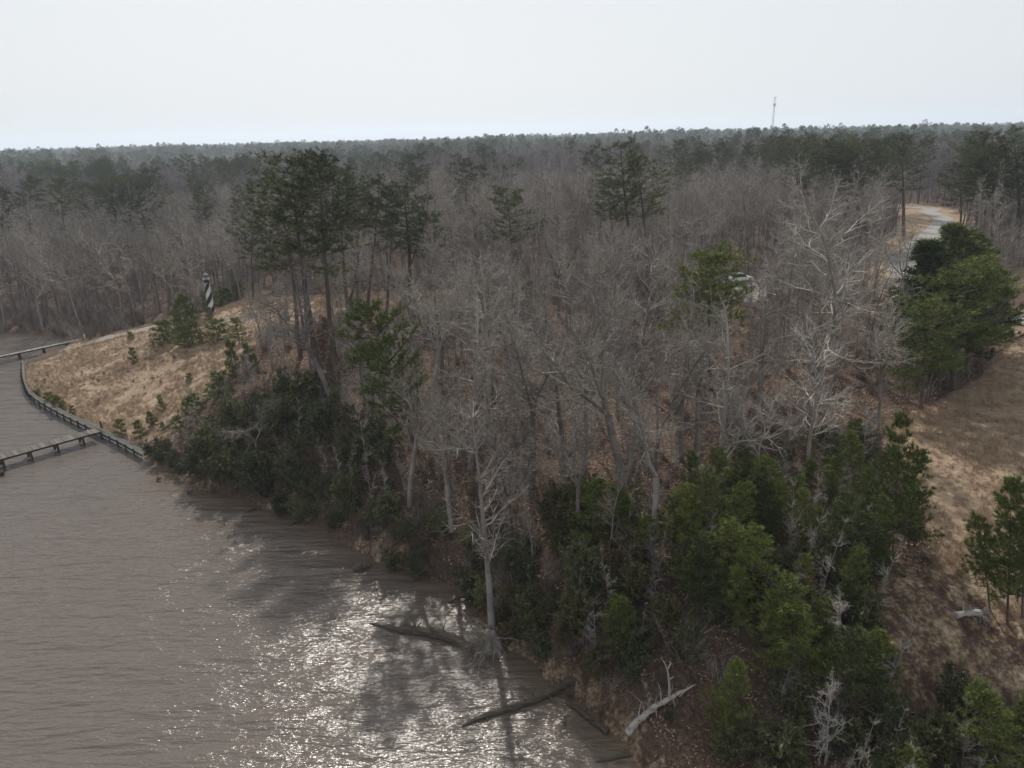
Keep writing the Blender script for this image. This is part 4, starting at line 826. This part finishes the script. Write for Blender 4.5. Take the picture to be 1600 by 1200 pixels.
# ------------------------------------------------------------------ bulkhead
bk = [np.array(P(x_, y_, 0)[:2]) for x_, y_ in [(42, 573), (44, 600), (57, 624), (100, 650), (155, 677), (190, 694), (230, 716)]]
bl_ = smooth_line(bk, 8); bl_ = np.array([(p[0], p[1]) for p in bl_])
seg = np.linalg.norm(np.diff(bl_, axis=0), axis=1); cum = np.concatenate([[0], np.cumsum(seg)])
def along(s_):
    return np.array([np.interp(s_, cum, bl_[:, 0]), np.interp(s_, cum, bl_[:, 1])])
TB = cum[-1]; nb_ = int(TB/.23); V = []; F = []
org = along(TB*.5); bu = empty('bulkhead', (org[0], org[1], 0), 'grey corrugated sheet-pile bulkhead edging the grassy point', 'bulkhead')
def nrm(s_):
    t_ = along(min(TB, s_+.2))-along(max(0, s_-.2)); t_ /= np.linalg.norm(t_); return np.array([-t_[1], t_[0]]), t_
sgn = 1
nn, _ = nrm(TB*.5)
if sdist(np.array([org[0]+nn[0]*2]), np.array([org[1]+nn[1]*2]), WATER)[0] > 0: sgn = -1     # nn*sgn points to the water
HB = 1.25
for i in range(nb_+1):
    s_ = TB*i/nb_; p = along(s_); nn, _ = nrm(s_); o_ = .35+(.12 if (i//2) % 2 else -.0); q = p+nn*sgn*o_-org
    V += [(q[0], q[1], -.8), (q[0], q[1], HB)]
F = [(2*i, 2*i+2, 2*i+3, 2*i+1) for i in range(nb_)]
shp = island_mat('pale_sheet_piling', [(.42, .40, .37), (.58, .56, .52)], objmix=.2)
obj('sheet_piling', mesh_np('sheet_piling', V, [F], [shp]), bu, kind='stuff')
def beam(o0, o1, z0, z1, mat, name, s0=0, s1=None):
    s1 = TB if s1 is None else s1; n_ = max(2, int((s1-s0)/1.2)); V = []; F = []
    for i in range(n_+1):
        s_ = s0+(s1-s0)*i/n_; p = along(s_)-org; nn, _ = nrm(s_)
        for (oo, zz) in ((o0, z0), (o1, z0), (o1, z1), (o0, z1)): q = p+nn*sgn*oo; V.append((q[0], q[1], zz))
    for i in range(n_):
        for j in range(4): F.append((i*4+j, i*4+(j+1) % 4, (i+1)*4+(j+1) % 4, (i+1)*4+j))
    obj(name, mesh_np(name, V, [F, [(3, 2, 1, 0), (n_*4, n_*4+1, n_*4+2, n_*4+3)]], [mat]), bu)
beam(.30, .52, HB, HB+.07, island_mat('cap_boards', [(.08, .072, .064), (.13, .12, .108)]), 'cap_board'); beam(.48, .60, .45, .62, DARKW, 'waler')
PV = None
for i in range(int(TB/2.4)+1):
    s_ = min(TB, i*2.4+.3); p = along(s_)-org; nn, _ = nrm(s_); q = p+nn*sgn*.72
    if PV is None:
        a_ = Acc(); a_.add(*tubes([(0, 0, -1)], [(0, 0, 1.05)], [.11], [.10], 8)); a_.add(*tubes([(0, 0, 1.05)], [(0, 0, 1.08)], [.10], [.01], 8)); PV = a_.mesh('pile', [DARKW])
    o = obj('pile', PV, bu); o.location = (q[0], q[1], 0)

# ------------------------------------------------------------------ piers
def pier(name, A, B, wid, zt, label, cat, pitch, mats, rail_blobs=False, post_tip=None):
    A = np.array(A[:2]); B = np.array(B[:2]); L = np.linalg.norm(B-A); t_ = (B-A)/L; ang = math.atan2(t_[1], t_[0])
    o = empty(name, (A[0], A[1], 0), label, cat); o.rotation_euler = (0, 0, ang); r = random.Random(5)
    a_ = Acc(); n_ = int(L/.16)
    for i in range(n_): a_.add(*box_vq(((i+.5)*L/n_, r.gauss(0, .015), zt+r.gauss(0, .008)), (.14, wid+r.uniform(-.03, .05), .04)))
    obj('deck_boards', a_.mesh('deck_boards', [mats[0]]), o, kind='stuff')
    for s_ in (-1, 1):
        a_ = Acc(); a_.add(*box_vq((L/2, s_*(wid/2-.12), zt-.14), (L, .08, .22))); obj('stringer', a_.mesh('stringer', [mats[1]]), o)
    a_ = Acc(); a_.add(*tubes([(0, 0, -1.6)], [(0, 0, zt-.04)], [.15], [.13], 9)); pm = a_.mesh('pile', [DARKW])
    a_ = Acc(); a_.add(*box_vq((0, 0, 0), (.14, wid+.15, .2))); bm_ = a_.mesh('cross_beam', [DARKW])
    x_ = pitch*.7
    while x_ < L-.2:
        for s_ in (-1, 1): q = obj('pile', pm, o); q.location = (x_, s_*(wid/2-.05), 0)
        q = obj('cross_beam', bm_, o); q.location = (x_+.22, 0, zt-.36); x_ += pitch
    return o
A = P(152, 672, 1.3); B = P(0, 714, 1.3); B = A+(B-A)*1.5
pier('pier', A, B, 1.9, 1.3, 'long weathered wooden pier running from the bulkhead off the left edge', 'pier', 3.05, [island_mat('dark_deck_boards', [(.07, .062, .055), (.12, .108, .096), (.19, .172, .155)], objmix=.2), DARKW])
A2 = P(128, 529, 1.3); B2 = P(0, 556, 1.3); B2 = A2+(B2-A2)*1.4
pier('pier', A2, B2, 1.0, 1.2, 'narrow far pier at the creek mouth behind the grassy point', 'pier', 4.2, [island_mat('pale_boards', [(.14, .13, .12), (.33, .32, .30)]), DARKW])
def tube_line(name, pts, rads, mat, label, cat, sides=9, parent=None, extra=None, group=None):
    pts = np.array(smooth_line(pts, 4)); rads = np.interp(np.linspace(0, 1, len(pts)), np.linspace(0, 1, len(rads)), rads); c0 = pts[0].copy(); pts = pts-c0
    n_ = len(pts); V = []; t_ = np.gradient(pts, axis=0); t_ /= np.linalg.norm(t_, axis=1, keepdims=True); r = random.Random(len(label or name))
    for i in range(n_):
        u = np.cross(t_[i], (0, 0, 1)); u /= np.linalg.norm(u)+1e-9; v = np.cross(t_[i], u)
        for k_ in range(sides): a_ = 2*math.pi*k_/sides; V.append(pts[i]+(u*math.cos(a_)+v*math.sin(a_))*rads[i]*(1+r.uniform(-.16, .16)+.10*math.sin(i*1.7+k_)))
    F = [(i*sides+k_, i*sides+(k_+1) % sides, (i+1)*sides+(k_+1) % sides, (i+1)*sides+k_) for i in range(n_-1) for k_ in range(sides)]
    V.append(pts[0]); V.append(pts[-1]); T = [(n_*sides, (k_+1) % sides, k_) for k_ in range(sides)]+[(n_*sides+1, (n_-1)*sides+k_, (n_-1)*sides+(k_+1) % sides) for k_ in range(sides)]
    if mat is M['log'] or name == 'trunk':
        ac = Acc(); Vn = np.array(V); ac.add(Vn, F); base_n = 0; ac.T.append(np.array(T)); ac.mt.append(np.zeros(len(T), int))
        SG_ = []
        for _ in range(3+n_//3):
            i = r.randrange(1, n_-1); az = r.uniform(-.3, math.pi+.3); u = np.cross(t_[i], (0, 0, 1)); u /= np.linalg.norm(u)+1e-9; dr_ = u*math.cos(az)+np.array([0, 0, 1])*math.sin(az)*.8+t_[i]*r.uniform(-.7, .7)
            L__ = r.uniform(.25, 1.1)*(1 if rads[i] > .1 else .5); grow(SG_, tuple(pts[i]), unit(tuple(dr_)), L__+rads[i], rads[i]*r.uniform(.15, .35), 0, dict(n=[3], w=[.2], up=[.0], st=[1], k=[0], a=[(0, 0)], r=[0], rr=[0], rmin=[0]), r)
        segs_to(ac, SG_, {0: 5}, 0); me = ac.mesh(name, [mat])
    else: me = mesh_np(name, V, [F, T], [mat])
    o = obj(name, me, parent); o.location = c0
    if label: o['label'] = label; o['category'] = cat
    if group: o['group'] = group
    return o
def pz(lst, z): return [tuple(P(x_, y_, 0))[:2]+(zz,) for (x_, y_), zz in zip(lst, z if isinstance(z, (list, tuple)) else [z]*len(lst))]
tube_line('fallen_log', pz([(578, 974), (603, 981), (625, 986), (650, 989), (682, 994), (706, 1001), (738, 1016)], [.02, .06, .12, .2, .22, .2, .25]), [.08, .16, .28, .40, .42, .38, .3], M['log'], 'long dark log lying in the water below the pale trunk', 'log')
tube_line('fallen_log', pz([(722, 1135), (758, 1120), (800, 1108), (840, 1094), (872, 1080), (900, 1072)], [.0, .1, .14, .2, .3, .7]), [.1, .2, .26, .30, .32, .28], M['log'], 'long dark log slanting from the bank into the glittering water', 'log')
tube_line('fallen_log', pz([(885, 1098), (912, 1118), (950, 1148)], [.1, .16, .2]), [.12, .2, .2], M['log'], 'short black log half sunk along the bank beside the dead trunk', 'log')
tube_line('fallen_log', pz([(930, 1190), (955, 1186), (985, 1180)], [.02, .06, .1]), [.06, .12, .12], M['log'], 'thin log in the water at the bottom edge', 'log')
for i, (p0, p1, lb) in enumerate((((245, 750), (252, 748), 'small dark snag in the water nearest the bulkhead end'), ((383, 800), (402, 793), 'dark snag with a twig off the leafy bank'), ((452, 821), (478, 808), 'dark branch lying at the sandy edge below the evergreens'), ((553, 890), (577, 883), 'dark stump chunk in the water below the steep bank'), ((293, 771), (300, 768), 'small black stub beside the bank'), ((700, 941), (738, 930), 'thin branch on the sandy strip left of the pale trunk'), ((-6, 744), (6, 738), 'dark old stump piling below the long pier at the left edge'))):
    q0 = P(*p0, 0.05); q1 = P(*p1, .25); mid = (q0+q1)/2+np.array([0, 0, .12]); o = tube_line('snag', [q0, mid, q1], [.10, .16, .08] if i not in (3, 6) else [.3, .4, .25], M['log'], lb, 'snag')
# dead pale trunk with upright limbs
d0 = G(992, 1136)+np.array([0, 0, .3]); DL = [G(x_, y_)+np.array([0, 0, .38]) for x_, y_ in ((1005, 1127), (1022, 1112), (1040, 1102), (1055, 1094))]
DU = [G(x_, y_)+np.array([0, 0, .45]) for x_, y_ in ((1055, 1094), (1070, 1087), (1086, 1078))]
d1 = DL[-1]; d2 = DU[-1]
dt = empty('dead_tree', tuple(d0), 'bleached dead tree leaning over the bank with one upright limb', 'dead tree')
def rel(pp): return [tuple(np.array(q)-d0) for q in pp]
tube_line('trunk', rel([d0-np.array([.5, .2, .6]), d0]+DL), [.24, .22, .20, .18, .15, .12], M['bark_pale'], None, None, parent=dt)
tube_line('limb', rel(DU), [.12, .08, .03], M['bark_pale'], None, None, 6, parent=dt)
DALL = [d0]+DL+DU
def tp(x_, y_, ref=None): return TOP(ref, x_, y_)
for L_, R__ in ((((1046, 1094), (1045, 1060), (1041, 1042), (1034, 1029)), [.10, .075, .05, .02]), (((1044, 1045), (1048, 1036), (1046, 1033)), [.05, .03, .015]), (((1033, 1098), (1032, 1080), (1028, 1066)), [.05, .035, .015]), (((1062, 1088), (1070, 1080), (1075, 1071)), [.05, .035, .012]),
        (((1006, 1116), (1004, 1100), (985, 1082)), [.03, .02, .01]), (((1022, 1108), (1024, 1095), (1027, 1087)), [.04, .02, .01]), (((1038, 1100), (1042, 1120), (1040, 1132)), [.03, .02, .01]), (((1045, 1062), (1052, 1058), (1051, 1056)), [.04, .02, .01])):
    ref_ = min(DALL, key=lambda q: abs(float(proj(*q)[0])-L_[0][0])); tube_line('limb', rel([tp(*q, ref=ref_) for q in L_]), R__, M['bark_pale'], None, None, 6, parent=dt)
# root fan of the pale tree in the water
rb_ = P(768, 1012, 0.0); rw = empty('root_mass', tuple(rb_), 'fan of thin grey roots and dead twigs around the pale trunk in the water', 'roots')
r = random.Random(4); SG = []
cfg = dict(n=[6, 3], w=[.10, .2], up=[-.07, -.05], st=[.3, 1], k=[1.5, 0], a=[(15, 45), (0, 0)], r=[.4, 0], rr=[.5, 0], rmin=[.012, 0], sh=lambda t: 1)
for i in range(150):
    az = r.gauss(math.pi*1.05, .9); grow(SG, (r.gauss(0, .3), r.gauss(0, .3), r.uniform(.3, 1.5)), unit((math.cos(az), math.sin(az), r.uniform(-.1, .5))), r.uniform(1.2, 3.6), r.uniform(.018, .04), 0, cfg, r)
a_ = Acc(); segs_to(a_, SG, {0: 4, 1: 3}, 0, 1); obj('roots', a_.mesh('roots', [M['twig_grey']]), rw)
a_ = Acc(); pr_ = [(.0, -.3), (.9, -.2), (.8, .3), (.5, .8), (.36, 1.6), (0, 1.7)]; V, F = lathe(pr_, 14); V = V*(1+.12*rs.randn(len(V), 1)); a_.add(V, F); obj('root_flare', a_.mesh('root_flare', [M['bark_grey']]), rw)
for x_, y_, hh, lb in ((880, 1132, 1.6, 'tiny leafless bush standing alone in the water by the slanting log'), (45, 577, 2.4, 'dark leafless bush at the tip of the grassy point')):
    b_ = P(x_, y_, 0); plant('bare_bush', BRUSH[0], 'brush', (b_[0], b_[1], -.1), (b_[0], b_[1], hh), lb, 'bush', None, .45 if hh < 2 else .9)
# grey stump on the bluff
s0 = G(1492, 966)+np.array([0, 0, .25]); s1 = G(1528, 966)+np.array([0, 0, .45]); st_ = empty('uprooted_stump', tuple(s0), 'grey uprooted stump with its roots lying at the bluff edge', 'stump')
tube_line('trunk', [(0, 0, 0), tuple((s1-s0)*.5+np.array([0, 0, .05])), tuple(s1-s0)], [.20, .17, .24], M['bark_pale'], None, None, parent=st_)
SG = []
for i in range(26): grow(SG, tuple(s1-s0), unit((r.gauss(.5, .6), r.gauss(-.1, .5), r.gauss(-.2, .6))), r.uniform(.5, 1.4), .05, 0, cfg, r)
a_ = Acc(); segs_to(a_, SG, {0: 4, 1: 3}, 0, 1); obj('roots', a_.mesh('roots', [M['twig_grey']]), st_)
q0 = G(255, 674)+np.array([0, 0, .25]); q1 = G(272, 664)+np.array([0, 0, .35]); tube_line('fallen_log', [q0, (q0+q1)/2, q1], [.14, .16, .12], M['log'], 'dark log on the grassy slope below the light green pine', 'log')
# posts
for (x_, y_, hh, mt, lb) in ((159, 670, 1.1, DARKW, 'dark wooden post standing at the head of the long pier'), (133, 530, .9, WHITE, 'short white post where the far pier meets the gravel ramp')):
    b_ = G(x_, y_); a_ = Acc(); a_.add(*box_vq((0, 0, hh/2-.1), (.18, .18, hh+.2))); a_.add(*box_vq((0, 0, hh+.03), (.24, .24, .06))); o = obj('post', a_.mesh('post', [mt])); o.location = tuple(b_); o['label'] = lb; o['category'] = 'post'

# ------------------------------------------------------------------ parked car behind the wood
cb = G(1157, 440); car = empty('parked_car', (cb[0], cb[1], H1(cb[0], cb[1])+.02), 'white car parked on the pale lot behind the bare trees', 'car'); car.rotation_euler = (0, 0, .25)
CW = flat('white_car_paint', (.75, .76, .77), .25, spec=.5); CG = flat('car_glass', (.03, .035, .04), .1, spec=.6); TY = flat('tyre_rubber', (.02, .02, .02), .9); RM = flat('wheel_rim', (.4, .4, .42), .3, metal=.8)
def extr(prof, wd, taper=None):
    n_ = len(prof); V = []
    for s_ in (-1, 1):
        for i, (x_, z_) in enumerate(prof): k_ = 1 if taper is None else taper(z_); V.append((x_, s_*wd/2*k_, z_))
    F = [(i, (i+1) % n_, n_+(i+1) % n_, n_+i) for i in range(n_)]
    return V, F
body = [(-2.35, .35), (-2.4, .75), (-2.25, 1.0), (-1.6, 1.05), (1.05, 1.05), (2.1, .92), (2.35, .7), (2.35, .35)]
V, F = extr(body, 1.85); me = bpy.data.meshes.new('body'); me.from_pydata(V, [], [list(f) for f in F]+[list(range(8))[::-1], list(range(8, 16))]); me.materials.append(CW); obj('body', me, car)
cab = [(-1.9, 1.05), (-1.5, 1.62), (.1, 1.68), (1.0, 1.05)]
V, F = extr(cab, 1.7, lambda z: 1 if z < 1.2 else .82); me = bpy.data.meshes.new('window'); me.from_pydata(V, [], [list(f) for f in F]+[[3, 2, 1, 0], [4, 5, 6, 7]]); me.materials.append(CG); obj('windows', me, car)
a_ = Acc(); a_.add(*box_vq((-.7, 0, 1.69), (1.75, 1.42, .07))); obj('roof', a_.mesh('roof', [CW]), car)
a_ = Acc(); V, F = lathe([(0, -.11), (.33, -.11), (.33, .11), (0, .11)], 16); a_.add(V, F, 0); V, F = lathe([(0, .112), (.2, .118), (.2, .10)], 12); a_.add(V, F, 1); V, F = lathe([(0, -.112), (.2, -.118), (.2, -.10)], 12); a_.add(V, F, 1); wme_ = a_.mesh('wheel', [TY, RM])
for x_ in (-1.45, 1.45):
    for s_ in (-1, 1): o = obj('wheel', wme_, car); o.location = (x_, s_*.86, .33); o.rotation_euler = (math.pi/2, 0, 0)
for s_ in (-1, 1):
    a_ = Acc(); a_.add(*box_vq((2.34, s_*.7, .75), (.06, .32, .14))); obj('headlight', a_.mesh('headlight', [GREYM]), car)

# ------------------------------------------------------------------ far mast and water tower
D = 1500.0; d_ = ray(1206, 210); k_ = D/d_[1]; mx_, my_ = d_[0]*k_, D; zt = TOP(np.array([0, D, 0]), 1211, 150)[2]; zg = H1(mx_, my_)
ms = empty('radio_mast', (mx_, my_, zg), 'tall thin lattice radio mast on the horizon', 'radio mast'); HM = zt-zg; MET = flat('mast_steel', (.16, .165, .18), .5)
def leg(i, t_): rr_ = 3.4*(1-t_)+.6*t_; a_ = i*2.094+.5; return (rr_*math.cos(a_), rr_*math.sin(a_), HM*t_*.96)
for i in range(3):
    a_ = Acc()
    a_.add(*tubes([leg(i, k/12) for k in range(12)], [leg(i, (k+1)/12) for k in range(12)], [.22]*12, [.22]*12, 5)); obj('leg', a_.mesh('leg', [MET]), ms)
a_ = Acc()
for k in range(24):
    for i in range(3): a_.add(*tubes([leg(i, k/24)], [leg((i+1) % 3, (k+1)/24)], [.1], [.1], 4)); a_.add(*tubes([leg(i, k/24)], [leg((i+1) % 3, k/24)], [.1], [.1], 4))
obj('bracing', a_.mesh('bracing', [MET]), ms)
a_ = Acc(); a_.add(*tubes([(0, 0, HM*.94)], [(0, 0, HM)], [.25], [.15], 6)); obj('antenna_rod', a_.mesh('antenna_rod', [MET]), ms)
for zz, n_ in ((.97, 3), (.83, 6), (.80, 6), (.30, 2)):
    for i in range(n_):
        an = i*2*math.pi/n_+.3; a_ = Acc(); a_.add(*box_vq((0, 0, 0), (.5, .9, 2.4 if zz > .5 else 3))); a_.add(*box_vq((-.7, 0, 0), (1.0, .15, .15))); o = obj('antenna_panel', a_.mesh('antenna_panel', [MET]), ms); o.location = (2.2*math.cos(an), 2.2*math.sin(an), HM*zz); o.rotation_euler = (0, 0, an)
D = 1300.0; d_ = ray(309, 232); k_ = D/d_[1]; wx_, wy_ = d_[0]*k_, D; zt = TOP(np.array([0, D, 0]), 309, 226)[2]; zg = H1(wx_, wy_)
BLUE = flat('blue_tank_paint', (.18, .42, .58), .5); wt = empty('water_tower', (wx_, wy_, zg), 'pale blue water tank just above the trees on the left horizon', 'water tower'); HT_ = zt-zg
a_ = Acc(); a_.add(*lathe([(0, HT_-7.5), (4.2, HT_-7.2), (4.8, HT_-6.3), (4.8, HT_-.6), (4.2, HT_-.1), (0, HT_)], 20)); obj('tank', a_.mesh('tank', [BLUE]), wt)
for i in range(6):
    an = i*math.pi/3; a_ = Acc(); a_.add(*tubes([(5.2*math.cos(an), 5.2*math.sin(an), 0)], [(4.2*math.cos(an), 4.2*math.sin(an), HT_-6.8)], [.25], [.25], 6)); obj('leg', a_.mesh('leg', [BLUE]), wt)

# ------------------------------------------------------------------ haze
HX = max(abs(xs).max(), abs(ys).max())*2+600
V, F = box_vq((0, 0, 73.5), (HX, HX, 153)); hm = bpy.data.materials.new('haze_air'); hm.use_nodes = True; hn = hm.node_tree; hn.nodes.clear()
ho = hn.nodes.new('ShaderNodeOutputMaterial'); hv = hn.nodes.new('ShaderNodeVolumePrincipled'); hv.inputs['Color'].default_value = (.78, .88, 1, 1); hv.inputs['Density'].default_value = 1.7e-4; hv.inputs['Anisotropy'].default_value = .3
hn.links.new(hv.outputs[0], ho.inputs['Volume']); 
if True: obj('haze', mesh_np('haze', V, [F], [hm]), kind='stuff', label='thin pale haze over the whole landscape')

# ------------------------------------------------------------------ labels of look-alikes: say which one by its order from the left
ORD = ['leftmost', 'second', 'third', 'fourth', 'fifth', 'sixth', 'seventh', 'eighth', 'ninth', 'tenth', 'eleventh', 'twelfth']
def cut(l_, n_):
    for w_ in ('well ', ' of the tall stand', ' on the water', ' in the water', ' over the bulkhead water', 'a little way ', 'close ', 'middling ', ' at the right edge', ' by the field', ' at the waterline', 'rusty ', 'large ', 'small '):
        if len(l_.split()) <= n_: break
        l_ = l_.replace(w_, ' ' if w_[0] == ' ' and w_[-1] == ' ' else '')
    return l_
byl = {}
for o in COL.objects:
    if 'category' in o.keys(): byl.setdefault(o['label'], []).append(o)
new = {}
for l_, L in byl.items():
    for o in L: new.setdefault(cut(l_, 13 if o.get('group') else 16), []).append(o)
for l_, L in new.items():
    L.sort(key=lambda o: float(proj(*o.location)[0]))
    for i, o in enumerate(L):
        if 1 < len(L) <= 12: o['label'] = ('rightmost' if i == len(L)-1 else ORD[i]+(' from left' if i else ''))+' '+l_
        else: o['label'] = l_
